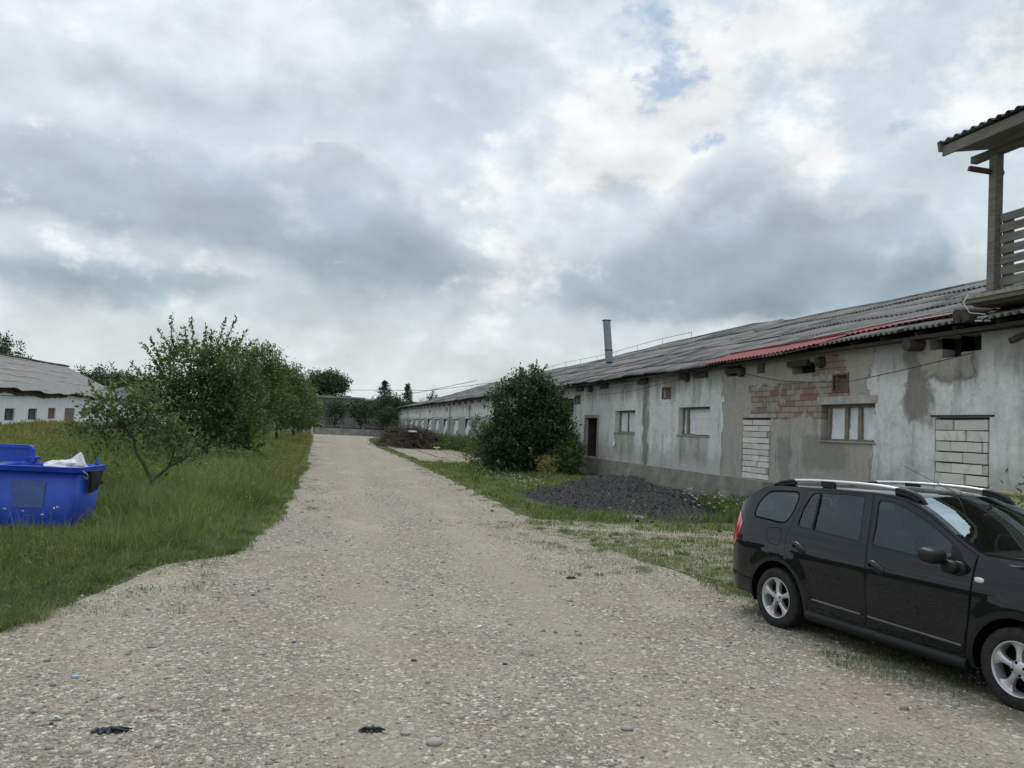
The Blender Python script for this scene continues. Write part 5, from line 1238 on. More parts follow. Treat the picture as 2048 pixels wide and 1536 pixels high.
def blades(P, H, Wd, seed, lean=.35, bend=.5):
    r = np.random.default_rng(seed); n = len(P); a = r.uniform(0, 2*pi, n); w_ = np.stack([np.cos(a), np.sin(a), np.zeros(n)], 1)*Wd[:, None]/2
    b = a+pi/2+r.normal(size=n)*.5; ln = H*np.abs(r.normal(size=n))*lean
    dr = np.stack([np.cos(b), np.sin(b), np.zeros(n)], 1)*ln[:, None]; up = np.zeros((n, 3)); up[:, 2] = H
    m1 = P+up*.55+dr*.35; tp = P+up*(1-.15*bend)+dr*1.2
    V = np.stack([P-w_, P+w_, m1+w_*.8, m1-w_*.8, tp], 1)
    base = np.arange(n)[:, None]*5
    F = np.concatenate([base+np.array([0, 1, 2]), base+np.array([0, 2, 3]), base+np.array([3, 2, 4])], 0)
    return bigmesh(V.reshape(-1, 3), F)
def leaves(P, D_, L, Wd, seed=1, fold=.25):
    """one folded leaf (two triangles + two) per point, along direction D_"""
    r = np.random.default_rng(seed); n = len(P); D_ = D_/np.linalg.norm(D_, axis=1, keepdims=True)
    up = r.normal(size=(n, 3))*.6+np.array([0, 0, 1.]); s_ = np.cross(D_, up); s_ /= np.maximum(np.linalg.norm(s_, axis=1, keepdims=True), 1e-6); nn = np.cross(s_, D_)
    L = L[:, None]; Wd = Wd[:, None]
    mid = P+D_*L*.45-nn*Wd*fold
    V = np.stack([P, mid+s_*Wd/2+nn*Wd*fold*1.4, P+D_*L, mid-s_*Wd/2+nn*Wd*fold*1.4], 1)
    base = np.arange(n)[:, None]*4
    F = np.concatenate([base+np.array([0, 1, 2]), base+np.array([0, 2, 3])], 0)
    return bigmesh(V.reshape(-1, 3), F)
def bez(a, c, e, n): return [tuple((1-t)**2*np.array(a)+2*t*(1-t)*np.array(c)+t*t*np.array(e)) for t in np.linspace(0, 1, n)]
def tree(name, label, cat, base, trunks, lobes, leafL, nleaf, mat, seed, twigL=(.3, .7), up=.6, group=None, limbs=True, spikes=None, fruit=0, parts=('trunk', 'crown'), shell=.35, rad=.1, wratio=.5, sub=26):
    """trunks: [(points, r0, r1)]; lobes: [(x,y,z,rx,ry,rz,weight)] world coordinates"""
    r = np.random.default_rng(seed); t = root(name, label, cat, base, group)
    mb = MB()
    for pts, r0, r1 in trunks:
        n = len(pts); mb.tube(pts, [r0+(r1-r0)*i/(n-1) for i in range(n)], 8)
    tops = [pts[-1] for pts, _, _ in trunks]
    P = []; D_ = []
    wsum = sum(l[6] for l in lobes)
    for lx, ly, lz, rx, ry, rz, wt in lobes:
        c = np.array([lx, ly, lz]); tp = min(tops, key=lambda q: np.linalg.norm(np.array(q)-c))
        nt = max(3, int(nleaf*wt/wsum/10)); 
        u = r.normal(size=(nt, 3)); u /= np.linalg.norm(u, axis=1, keepdims=True); rad_ = r.uniform(shell, 1, nt)**.5
        rad_ *= 1+.16*np.sin(u[:, 0]*5+seed)*np.cos(u[:, 2]*6+u[:, 1]*4)
        O = c+u*rad_[:, None]*np.array([rx, ry, rz])*.88
        if limbs:
            ctl = (np.array(tp)*.6+c*.4)+np.array([0, 0, -.1*rz]); k = bez(tp, ctl, c, 6); mb.tube(k, [rad*(1-.13*i) for i in range(6)], 6)
            for i in range(min(sub, nt)):
                q = O[i]; s_ = np.array(k[r.integers(2, 6)]); mb.tube(bez(s_, (s_+q)/2+np.array([0, 0, .1*rz])*r.normal(), q, 5), [rad*.32*(1-.17*j) for j in range(5)], 4, caps=False)
        for i in range(nt):
            d_ = u[i]*.7+np.array([0, 0, up])+r.normal(size=3)*.35; d_ /= np.linalg.norm(d_); L = r.uniform(*twigL); m_ = 10
            f = (np.arange(m_)+r.uniform(0, 1))/m_; pp = O[i]+d_*L*f[:, None]+r.normal(size=(m_, 3))*.10*L
            P.append(pp); a = r.normal(size=(m_, 3))*.9+d_*.5+np.array([0, 0, -.15]); D_.append(a)
    for (sx, sy, sz, ex, ey, ez) in (spikes or []):
        s_, e_ = np.array([sx, sy, sz]), np.array([ex, ey, ez]); L = np.linalg.norm(e_-s_); n = int(L/leafL*8.)
        side = r.normal(size=3)*.12; path = np.array(bez(s_, (s_+e_)/2+side*L, e_, n)); mb.tube([tuple(q) for q in path[::max(1, n//6)]]+[tuple(e_)], .012, 4, caps=False)
        P.append(path+r.normal(size=path.shape)*.025); a = r.normal(size=path.shape)*.8+(e_-s_)/L*.9; D_.append(a)
    mb.build(parts[0], M['bark'], t)
    P = np.concatenate(P); D_ = np.concatenate(D_); L = leafL*r.uniform(.7, 1.25, len(P))
    ok = P[:, 2] > .02; P, D_, L = P[ok], D_[ok], L[ok]
    cr = link(parts[1], leaves(P, D_, L, L*wratio*r.uniform(.8, 1.2, len(P)), seed), mat, t)
    if fruit:
        for k in range(fruit):
            q = P[r.integers(0, len(P))]; fb = MB(); fb.sup(tuple(q), (.038, .038, .036), .95, 10); fb.build('apple', M['apple'], t)
    return t
# --- the small leaning apple tree
tree('apple_tree', 'small leaning apple tree with a forked bare trunk beside the blue container', 'tree', (-3.49, 18.7, 0),
     [([(-3.49, 18.7, -.05), (-3.44, 18.7, .25), (-3.36, 18.7, .5)], .06, .05), ([(-3.36, 18.7, .5), (-3.52, 18.65, .85), (-3.66, 18.6, 1.05), (-3.74, 18.6, 1.35), (-3.95, 18.5, 1.65)], .042, .02),
      ([(-3.36, 18.7, .5), (-3.2, 18.8, .66), (-3.05, 18.8, .8), (-2.75, 18.9, .98)], .038, .018), ([(-3.08, 18.8, .78), (-3.0, 18.8, 1.0), (-2.95, 18.7, 1.25)], .026, .014)],
     [(-4.15, 18.5, 1.95, .45, .5, .42, 1.1), (-4.45, 18.6, 1.55, .38, .4, .26, .5), (-3.72, 18.7, 1.75, .42, .5, .38, .8), (-3.25, 18.8, 1.5, .5, .5, .34, .7), (-2.75, 18.9, 1.25, .42, .4, .30, .55), (-4.1, 18.5, 1.38, .3, .3, .15, .2), (-3.5, 18.7, 2.15, .35, .4, .3, .4)],
     .10, 3300, M['leaf_apple'], 31, (.25, .5), .3, fruit=5, rad=.022, sub=6, shell=.1,
     spikes=[(-4.3, 18.5, 2.1, -4.62, 18.5, 2.5), (-4.1, 18.5, 2.2, -4.25, 18.5, 2.7), (-4.6, 18.6, 1.5, -5.0, 18.6, 1.62), (-2.7, 18.9, 1.2, -2.35, 18.9, 1.25), (-3.0, 18.8, .9, -2.5, 18.8, 1.05)])
# --- the big apple tree
tree('apple_tree', 'tall dark apple tree with upright shoots and red apples, its trunk in the high grass', 'tree', (-4.04, 31.96, 0),
     [([(-4.04, 31.96, -.05), (-4.0, 31.96, .4), (-4.05, 32, .8)], .16, .13), ([(-4.05, 32, .8), (-4.6, 32, 1.4), (-5.0, 31.9, 2.1)], .10, .05), ([(-4.05, 32, .8), (-3.5, 32, 1.3), (-3.1, 32, 2.0)], .10, .05), ([(-4.05, 32, .8), (-4.2, 32.4, 1.8), (-4.3, 32.3, 2.8)], .10, .05), ([(-4.0, 31.9, .7), (-3.2, 31.6, .95), (-2.4, 31.4, .75)], .022, .01)],
     [(-4.7, 32, 3.4, 1.3, 1.3, 1.1, 2.0), (-3.6, 32, 3.5, 1.1, 1.2, 1.1, 1.6), (-5.5, 32, 2.5, .95, 1.2, .8, 1.1), (-3.0, 32, 2.5, 1.1, 1.2, 1.0, 1.5), (-4.3, 31.6, 2.2, 1.4, 1.2, .9, 1.7), (-2.6, 31.7, 1.4, .9, .9, .45, .6), (-5.3, 31.8, 1.35, 1.0, 1., .5, .7), (-4.1, 31.4, 1.3, 1.1, 1., .45, .6), (-3.0, 31.4, 1.15, .9, .9, .45, .6)],
     .135, 20500, M['leaf_apple'], 32, (.35, .75), .75, fruit=22, rad=.05, sub=14,
     spikes=[(-5.2, 32, 4.2, -5.45, 32, 5.5), (-4.9, 32, 4.4, -5.0, 32, 5.15), (-5.3, 32, 4.0, -5.9, 32, 4.9), (-4.6, 32, 4.4, -4.75, 32, 5.4), (-4.3, 32, 4.4, -4.25, 32, 5.2), (-3.8, 32, 4.5, -3.6, 32, 5.45), (-3.5, 32, 4.4, -3.2, 32, 5.55), (-3.3, 32, 4.3, -2.8, 32, 5.1),
             (-5.7, 32, 3.4, -6.4, 32, 4.4), (-5.9, 32, 3.0, -6.7, 32, 3.7), (-6.0, 32, 2.7, -6.9, 32, 3.1), (-5.6, 32, 3.6, -6.1, 32, 4.6), (-3.0, 32, 4.0, -2.4, 32, 4.8), (-4.0, 32, 4.5, -4.0, 32, 5.0), (-2.3, 31.4, .8, -1.6, 31.2, .35), (-2.4, 31.4, .8, -1.9, 31.3, 1.0)])
rowlab = ['bushy fruit tree behind the tall apple tree, second in the row along the road', 'round-topped fruit tree third in the row along the left road edge', 'fruit tree fourth in the row, its crown over the road edge', 'farthest fruit tree of the row, nearest the perimeter wall']
for k, (x, y, h, rr, nl, s_, lf) in enumerate(((-3.8, 46.7, 6.1, 2.5, 22000, 41, .15), (-2.9, 60, 6.0, 2.5, 16000, 42, .17), (-2.2, 75, 5.6, 2.4, 11000, 43, .2), (-2.2, 92, 4.8, 2.3, 7000, 44, .24))):
    tree('fruit_tree', rowlab[k], 'tree', (x, y, 0), [([(x, y, -.05), (x+.05, y, .7), (x, y, 1.3)], .12, .09)],
         [(x-.2, y, h*.66, rr*.72, rr*.8, h*.27, 2), (x-rr*.5, y, h*.45, rr*.55, rr*.7, h*.22, 1.1), (x+rr*.45, y, h*.47, rr*.55, rr*.7, h*.24, 1.2), (x, y-rr*.4, h*.32, rr*.85, rr*.6, h*.16, 1.2), (x+.3*rr, y+.2, h*.76, rr*.4, rr*.5, h*.17, .8)],
         lf, nl, M['leaf_apple'] if k % 2 else M['leaf_light'], s_, (.4, .8), .6, group='fruit trees in a row along the road', sub=5, rad=.05)
# --- elder bush against the barn and its neighbours
tree('elder_bush', 'big dense dark green bush as tall as the eave, growing against the long barn', 'bush', (9.2, 34.8, 0),
     [([(9.2, 34.8, -.05), (9.1, 34.8, 1.2), (9.0, 34.9, 2.4)], .09, .06), ([(9.5, 34.9, 0), (9.9, 35, 1.5), (10.1, 35, 2.6)], .08, .05)],
     [(8.6, 35.2, 1.4, 1.75, 1.6, 1.4, 3.2), (9.6, 35.3, 1.5, 1.35, 1.5, 1.45, 2.6), (8.5, 35.6, 3.0, 1.35, 1.4, 1.05, 2.0), (9.6, 35.6, 3.0, 1.05, 1.3, 1.05, 1.9), (9.0, 35.6, 3.9, .85, .9, .6, .9), (7.6, 35.4, 1.0, 1.0, 1.2, 1.0, 1.0), (10.1, 35.4, 2.3, .75, 1., 1.0, .9)],
     .165, 30000, M['leaf_dark'], 51, (.3, .6), .25, rad=.04, sub=10, wratio=.42, parts=('stems', 'foliage'),
     spikes=[(9.3, 35.5, 4.1, 9.0, 35.5, 4.75), (9.4, 35.5, 4.1, 9.25, 35.5, 4.95), (9.5, 35.5, 4.1, 9.75, 35.5, 4.85), (9.0, 35.5, 4.0, 8.55, 35.5, 4.4), (9.7, 35.5, 3.9, 10.2, 35.5, 4.2), (8.6, 35.5, 3.4, 8.2, 35.5, 3.8), (10.2, 35.5, 3.6, 10.6, 35.5, 3.75)])
tree('shrub', 'mid green leafy shrub in front of the open doorway beside the big bush', 'bush', (10.3, 34.0, 0), [([(10.3, 34.0, 0), (10.3, 34.0, .7)], .03, .02), ([(10.6, 34.2, 0), (10.65, 34.2, 1.3)], .03, .015)],
     [(10.3, 34.0, .65, .75, .7, .55, 1.5), (10.65, 34.1, 1.1, .35, .4, .6, .9), (9.9, 33.7, .5, .6, .6, .45, .8), (10.7, 34.2, 1.6, .18, .2, .3, .2)], .12, 6500, M['leaf_light'], 52, (.25, .5), .6, rad=.02, sub=5, wratio=.42, parts=('stems', 'foliage'))
tree('shrub', 'thin pale green shrub sticking out left of the big bush against the far wing', 'bush', (8.3, 40, 0), [([(8.3, 40, 0), (8.2, 40, .9)], .03, .02)],
     [(8.1, 40, 1.1, .7, .8, .75, 1.5), (7.7, 40, 1.9, .4, .5, .4, .5), (7.6, 39.5, .5, .8, .8, .5, .8)], .12, 3600, M['leaf_light'], 53, (.3, .6), .7, rad=.02, sub=5, wratio=.4, parts=('stems', 'foliage'))
tree('goldenrod', 'yellowish flowering weed at the edge of the cinder heap below the big bush', 'plant', (8.3, 29.6, 0), [([(8.3, 29.6, 0), (8.3, 29.6, .5)], .012, .008)],
     [(8.3, 29.6, .5, .30, .3, .30, 1.)], .07, 620, M['weed'], 54, (.2, .4), .9, rad=.01, sub=8, wratio=.4, parts=('stems', 'foliage'))
tree('shrub', 'leafy weed with pointed leaves growing in front of the yellow shed', 'plant', (10.2, 10.2, 0), [([(10.2, 10.2, 0), (10.2, 10.2, .8)], .012, .008)],
     [(10.2, 10.2, .75, .35, .6, .5, 1.), (10.3, 9.2, .8, .3, .5, .5, .8)], .10, 900, M['leaf_light'], 55, (.3, .6), .9, rad=.01, sub=8, wratio=.35, parts=('stems', 'foliage'))
# --- distant trees
def far_tree(name, label, x, y, h, w_, nl, seed, lf, mat='leaf_far', z0=1.2, lob=7, group=None, flat=1.):
    r = np.random.default_rng(seed); L = [(x, y, h*.55, w_*.42, w_*.4, (h-z0)*.36, 2.2)]
    for k in range(lob):
        a = 2*pi*k/lob+r.uniform(-.3, .3); q = r.uniform(.45, .95); L.append((x+cos(a)*w_*.30, y+sin(a)*w_*.3, z0+(h-z0)*(.25+.6*q*flat), w_*.24, w_*.24, (h-z0)*.2, .8))
    L.append((x+.05*w_, y, h-(h-z0)*.16, w_*.2, w_*.2, (h-z0)*.16, .7))
    return tree(name, label, 'tree', (x, y, 0), [([(x, y, -.05), (x, y, z0+.1*h)], .03*w_+.05, .02*w_+.04)], L, lf, nl, M[mat], seed, (lf*2, lf*4), .5, group, sub=3, rad=.012*w_+.03)
far_tree('broadleaf_tree', 'round dark tree standing alone above the flat roof of the grey building', 1.3, 185, 12.0, 8.6, 11000, 61, .5, z0=3, lob=8)
far_tree('broadleaf_tree', 'dark treetop rising over the ridge at the near end of the white barn', -69.5, 200, 16.5, 11, 6000, 62, .6, z0=3)
far_tree('broadleaf_tree', 'wide dark green trees behind the far end of the white barn roof', -45, 190, 10.8, 12, 7000, 63, .55, z0=1.5, flat=.8)
far_tree('broadleaf_tree', 'low bushy tree between the white barn and the tall apple tree', -37.5, 185, 9.6, 9, 5000, 64, .5, z0=1.2)
far_tree('broadleaf_tree', 'pale green tree glimpsed behind the row of fruit trees', -11, 130, 8.2, 7, 5000, 65, .4, z0=1, mat='leaf_light')
far_tree('broadleaf_tree', 'small bushy tree left of the grey building window above the wall', 2.2, 124, 4.6, 4.0, 3500, 66, .26, z0=.8)
far_tree('broadleaf_tree', 'small round tree between the two windows of the grey building', 6.0, 126, 5.0, 4.6, 4000, 67, .26, z0=.8)
far_tree('broadleaf_tree', 'bushy tree growing under the taller conifer', 10.2, 130, 6.2, 4.8, 4000, 68, .3, z0=.6)
far_tree('broadleaf_tree', 'dark bushy tree at the far corner of the long barn', 12.6, 134, 5.3, 4.4, 3000, 69, .3, z0=.6)
far_tree('broadleaf_tree', 'small tree directly before the perimeter wall near the barn corner', 9.0, 115, 3.9, 3.2, 3000, 70, .22, z0=1.0)
far_tree('broadleaf_tree', 'low leafy trees peeping over the far end of the barn roof', 19.5, 150, 7.6, 4.5, 2200, 71, .34, z0=1)
far_tree('broadleaf_tree', 'small tree at the left end of the perimeter wall under the fruit tree crowns', -3.2, 122, 4.4, 3.6, 2800, 72, .24, z0=.8)
def conifer(label, x, y, h, w_, seed, n=1500, thin=1.):
    r = np.random.default_rng(seed); t = root('conifer', label, 'tree', (x, y, 0)); mb = MB(); mb.tube([(x, y, 0), (x, y, h)], [.16, .02], 6); P = []; D_ = []
    lev = np.linspace(.15*h, .97*h, 24)
    for z in lev:
        rr = w_*.5*(1-z/h)**.75*r.uniform(.55, 1.15)+.12
        for k in range(9):
            a = r.uniform(0, 2*pi); e = np.array([x+rr*cos(a), y+rr*sin(a), z-.12*rr+.25*rr*r.normal()]); s_ = np.array([x, y, z])
            mb.tube([tuple(s_), tuple(e)], .02, 3, caps=False); m_ = int(14*thin)
            f = r.uniform(.1, 1, m_)[:, None]; P.append(s_+(e-s_)*f+r.normal(size=(m_, 3))*.07); D_.append(np.tile(e-s_, (m_, 1))*.6+r.normal(size=(m_, 3))*.35+np.array([0, 0, -.1]))
    mb.build('trunk', M['bark'], t); P = np.concatenate(P); D_ = np.concatenate(D_); L = r.uniform(.22, .45, len(P))
    link('crown', leaves(P, D_, L, L*.4, seed), M['needle'], t); return t
conifer('taller dark spruce with a bare spire right of the grey building', 9.75, 132, 8.7, 7.0, 81)
conifer('slimmer spruce right of the taller one, nearer the barn roof', 14.1, 138, 8.6, 5.6, 82, thin=.8)

# --- brush pile
bp = None; mb = MB(); r = np.random.default_rng(91)
for k in range(1800):
    cx_, cy_, ww, hh = ((6.3, 70, 1.5, 1.8), (7.2, 66, 1.8, 1.9), (8.4, 66, 1.6, 1.5))[k % 3]
    u = r.normal(size=2)*.45; z = hh*exp(-(u[0]**2+u[1]**2)*1.2)*r.uniform(.1, 1); c = np.array([cx_+u[0]*ww, cy_+u[1]*ww*1.5, z]); a = r.uniform(0, pi); L = r.uniform(.5, 1.6); q = np.array([cos(a), sin(a), r.normal()*.35])*L/2
    mb.tube([tuple(c-q), tuple(c+np.array([0, 0, r.normal()*.1])), tuple(c+q)], r.uniform(.010, .026), 3, caps=False)
for v in range(len(mb.V)): mb.V[v] = (mb.V[v][0], mb.V[v][1], max(.01, mb.V[v][2]))
tag(mb.build('brush_pile', M['bark'], loc=(7.2, 70, 0)), 'heap of cut dry branches at the road edge before the far wing of the barn', 'brush pile')
mb = MB(); mb.sup((7.1, 64.6, 1.35), (.35, .25, .07), .5, 10); tag(mb.build('plastic_sheet', M['white_paint'], loc=(7.1, 64.6, 1.3)), 'white plastic scrap lying on top of the brush pile', 'plastic sheet')

# --- grass
def field(n, r0, r1, a0, a1, seed): 
    r = np.random.default_rng(seed); rr = r0*(r1/r0)**r.uniform(0, 1, n); a = r.uniform(a0, a1, n); return rr*np.sin(a), rr*np.cos(a), rr, r
def lump(x, y): return .5+.25*np.sin(x*.9+y*.35+1)+.25*np.sin(x*2.3-y*.8)*np.cos(y*.5+x*.2)
def lump2(x, y): return np.sin(x*3.1+y*1.9)+np.sin(x*1.3-y*3.7+1)+np.sin(x*6.1+y*.7)*.7
x, y, rr, r = field(230000, 7.2, 125, -.82, .03, 101)
ed = roadx(y, 'L'); dist = ed-x
ragg = .10*lump2(x, y)*.5
ragg = .13*lump2(x, y)+.10*np.sin(x*13+y*7)*np.sin(y*11-x*5)
keep = (dist+ragg > 0) & (r.uniform(0, 1, len(x)) < .45+.75*lump(x*1.7, y*1.7)) & ~((x < LX+.1) & (y > 54)) & ((dist > .35) | (r.uniform(0, 1, len(x)) < .4+dist*1.6))
inbin = ((x+4.27)*ux[0]*-1) ; lx_ = (x-A0[0])*ux[0]+(y-A0[1])*ux[1]; ly_ = (x-A0[0])*uy[0]+(y-A0[1])*uy[1]
keep &= ~((lx_ > .0) & (lx_ < 1.37) & (ly_ > 0) & (ly_ < 1.05))
x, y, rr, dist = x[keep], y[keep], rr[keep], dist[keep]; n = len(x)
hgt = np.clip(.05+.16*np.clip(dist-.3, 0, 9)*1.0, .05, .42)
hgt = np.where(y > 19, np.maximum(hgt, np.clip(.12+dist*.5, 0, .55)), hgt)
hgt = hgt*(.45+.8*lump(x, y))*r.uniform(.55, 1.35, n)
hgt = np.where((y < 14.2) & (x < -3), np.minimum(hgt, r.uniform(.06, .26, n)), hgt)*(1+.55*np.clip(lump2(x*.8, y*.8)*.5, -1, 1))
P = np.stack([x, y, np.zeros(n)], 1)
tag(link('meadow_grass', blades(P, hgt, np.clip(rr*.00062, .0045, .06)*r.uniform(.7, 1.4, n), 5, .55), M['grass']), 'long uneven meadow grass left of the gravel road', 'grass', kind='stuff')
# right side: turf between the road and the barn
x, y, rr, r = field(300000, 7.5, 110, .02, .95, 102)
ed = np.minimum(roadx(y, 'R'), np.where(y < 9.6, 4.35+.085*y, 99)); dist = x-ed; keep = (dist+.16*lump2(x, y)+.12*np.sin(x*13+y*7)*np.sin(y*11-x*5) > 0) & (x < XW-.1)
heap = (((x-8.1)/2.7)**2+((y-21.9)/4.7)**2) < .85+.12*lump2(x, y)*.5
pth = (np.abs((y-14.55)+(x-8.2)*.36) < .32) & (x > 4.4) & (x < 10.5)
slab = (x > 5.3) & (x < 10.6) & (y > 43) & (y < 71)
brush = ((x-7.3)/3)**2+((y-67)/6)**2 < 1
keep &= ~brush
thin = (y < 17.4) & (x < 9.6); u = r.uniform(0, 1, len(x)); pat = lump2(x, y)
keep &= ~(heap & (u > .015)) & ~(pth & (u > .05)) & ~(slab & ((u > .06) | (np.abs(((y-36) % 3.25)-.05) > .16)))
keep &= ~(thin & (u > np.clip(.62+.30*pat-.22*((y > 14.3) & (x < 7)), .03, 1)))
cl_, cs_ = math.cos(CT), math.sin(CT); qx = (x-CX)*cl_+(y-CY)*cs_; qy = -(x-CX)*cs_+(y-CY)*cl_
keep &= (x > 0)&~((np.hypot(qx, qy+.76) < .36) | (np.hypot(qx, qy-.76) < .36) | (np.hypot(qx-2.634, qy+.76) < .36) | (np.hypot(qx-2.634, qy-.76) < .36))
under = (np.abs(qy) < 1.7) & (qx > -1) & (qx < 3.9)
keep &= ~(under & (u > np.clip(.25+.25*pat, .04, .6)))
x, y, rr, dist, u, pat, under = x[keep], y[keep], rr[keep], dist[keep], u[keep], pat[keep], under[keep]; n = len(x)
hgt = np.clip(.05+.05*dist, .05, .20)*(.6+.8*lump(x, y)); thin = (y < 17.4) & (x < 9.6); hgt = np.where(thin, .045+.03*lump(x, y), hgt)
wallw = np.clip((x-(XW-1.4))/1.2, 0, 1)*(y > 40); hgt = hgt+.7*wallw
hgt = np.where((y > 11) & (y < 20) & (x > 9.2), hgt+.18, hgt)
hgt = np.where(under, .05, hgt)*r.uniform(.5, 1.3, n)
P = np.stack([x, y, np.zeros(n)+.004], 1)
tag(link('verge_grass', blades(P, hgt, np.clip(rr*.00075, .005, .05)*r.uniform(.7, 1.5, n), 6, .6), M['grass']), 'patchy short green turf between the gravel road and the barn', 'grass', kind='stuff')
# low tufts creeping into the road on the right and left edges
r = np.random.default_rng(104); cx_ = []; 
for (a, b_, c_, d_, k_) in ((3.2, 6.2, 10.5, 17.5, 130), (-2.9, -1.2, 8.3, 13.3, 46), (5.0, 7.4, 5.6, 10.2, 170), (-.6, .0, 18, 60, 60), (4.0, 5.2, 18, 40, 60), (4.3, 9.2, 14.3, 16.5, 60)):
    cx_ += [(r.uniform(a, b_), r.uniform(c_, d_)) for _ in range(k_)]
cx_ = np.array(cx_); P = []; H = []
for q in cx_:
    k_ = r.integers(15, 70); s_ = r.uniform(.04, .16); pp = q+r.normal(size=(k_, 2))*s_; P.append(pp); H.append(r.uniform(.015, .06, k_))
P = np.concatenate(P); P = np.concatenate([P, np.full((len(P), 1), .004)], 1); H = np.concatenate(H)
tag(link('grass_tufts', blades(P, H, np.full(len(P), .006), 8, .8), M['grass']), 'small creeping tufts of grass on the gravel margins', 'grass', kind='stuff')
x, y, rr, r = field(9000, 9, 60, -.75, .0, 105); dist = roadx(y, 'L')-x; k = (dist > .9) & ~((x < -3.5) & (x > -5.3) & (y > 13.9) & (y < 15.6)); x, y, rr = x[k], y[k], rr[k]
P = np.stack([x, y, np.zeros(len(x))], 1)
q = r.uniform(0, 1, 90000); yq = 7.4+q**1.6*30; kn = r.uniform(-1, 1, 70)*.16; kn2 = r.normal(size=300)*.05; xq = roadx(yq, 'L')-np.abs(r.normal(size=90000))*.8+np.interp(yq, np.sort(r.uniform(5, 40, 70)), kn)-.06+np.interp(yq, np.sort(r.uniform(5, 40, 300)), kn2)+r.normal(size=90000)*.07
kq = (xq > -12); xq, yq = xq[kq], yq[kq]; rq = np.hypot(xq, yq)
xf = r.uniform(-6.5, -3.1, 4200); yf = r.uniform(12.4, 14.15, 4200)
tag(link('tall_grass', blades(np.stack([xf, yf+.15*(xf+3.6), np.zeros(4200)], 1), r.uniform(.08, .36, 4200)*(.4+.6*lump(xf*3, yf)), r.uniform(.006, .012, 4200), 11, .5), M['grass']), 'taller grass tufts in front of the blue container', 'grass', kind='stuff')
tag(link('edge_grass', blades(np.stack([xq, yq, np.zeros(len(xq))], 1), r.uniform(.03, .13, len(xq)), np.clip(rq*.0007, .005, .03), 10, .9), M['grass']), 'short dense grass fringing the left edge of the gravel', 'grass', kind='stuff')
tag(link('seeding_grass', blades(P, r.uniform(.3, .75, len(x))*(.5+.7*lump(x, y)), np.clip(rr*.0005, .005, .03), 9, .5), M['weed']), 'thin straw-coloured seed stalks standing above the left meadow', 'grass', kind='stuff')
def tussocks(name, C, nb, h, spread, wd, mat, label, seed):
    r = np.random.default_rng(seed); n = len(C); a = r.uniform(0, 2*pi, (n, nb)); q = np.abs(r.normal(size=(n, nb)))*spread[:, None]
    P = np.stack([C[:, 0, None]+np.cos(a)*q, C[:, 1, None]+np.sin(a)*q, np.zeros((n, nb))], 2).reshape(-1, 3)
    H = (h[:, None]*r.uniform(.5, 1.15, (n, nb))); out = np.stack([np.cos(a), np.sin(a), np.zeros_like(a)], 2)*(H*r.uniform(.1, .75, (n, nb)))[:, :, None]
    H = H.reshape(-1); out = out.reshape(-1, 3); W_ = np.repeat(wd, nb)*r.uniform(.7, 1.3, n*nb); b_ = r.uniform(0, 2*pi, n*nb); w_ = np.stack([np.cos(b_), np.sin(b_), 0*b_], 1)*W_[:, None]/2
    up = np.zeros((n*nb, 3)); up[:, 2] = H; m1 = P+up*.6+out*.35; tp = P+up*.88+out*1.1
    V = np.stack([P-w_, P+w_, m1+w_*.8, m1-w_*.8, tp], 1); base = np.arange(n*nb)[:, None]*5
    F = np.concatenate([base+np.array([0, 1, 2]), base+np.array([0, 2, 3]), base+np.array([3, 2, 4])], 0)
    tag(link(name, bigmesh(V.reshape(-1, 3), F), M[mat]), label, 'grass', kind='stuff')
x, y, rr, r = field(11000, 8.2, 70, -.8, .02, 141); dist = roadx(y, 'L')-x
lx_ = (x-A0[0])*ux[0]+(y-A0[1])*ux[1]; ly_ = (x-A0[0])*uy[0]+(y-A0[1])*uy[1]
k = (dist > .35) & ~((lx_ > -.05) & (lx_ < 1.42) & (ly_ > -.05) & (ly_ < 1.1)) & (x > -22)
x, y, rr, dist = x[k], y[k], rr[k], dist[k]; n = len(x)
h = np.clip(.10+.16*dist, .1, .42)*r.lognormal(0, .35, n)*np.clip((y-6)/7, .55, 1.35)
h = np.where((x < -2.9) & (x > -7) & (y < 14.6), np.minimum(h, .17), h)
tussocks('tussock_grass', np.stack([x, y], 1), 34, np.clip(h, .06, .75), np.clip(.05+h*.16, .03, .2), np.clip(rr*.0007, .005, .04), 'grass', 'coarse grass tussocks of uneven height across the left meadow', 142)
x, y, rr, r = field(4200, 9, 60, .1, .95, 143); dist = x-roadx(y, 'R')
k = (dist > .15) & (x < XW-.3) & ~((((x-8.1)/2.9)**2+((y-21.9)/5.0)**2) < 1) & ~((y > 43) & (x > 5.3) & (x < 10.6)) & ~((y < 17.4) & (r.uniform(0, 1, len(x)) < .6)) & ~((np.abs((y-14.55)+(x-8.2)*.36) < .35) & (x < 10.5))
qx = (x-CX)*cl_+(y-CY)*cs_; qy = -(x-CX)*cs_+(y-CY)*cl_; k &= ~((np.abs(qy) < 1.1) & (qx > -1.1) & (qx < 3.6))
x, y, rr = x[k], y[k], rr[k]; n = len(x); h = r.lognormal(0, .4, n)*np.where(y < 17.4, .07, .15)
tussocks('verge_tussocks', np.stack([x, y], 1), 26, np.clip(h, .04, .4), np.clip(.04+h*.2, .03, .15), np.clip(rr*.0008, .005, .04), 'grass', 'small uneven grass tufts along the right verge', 144)
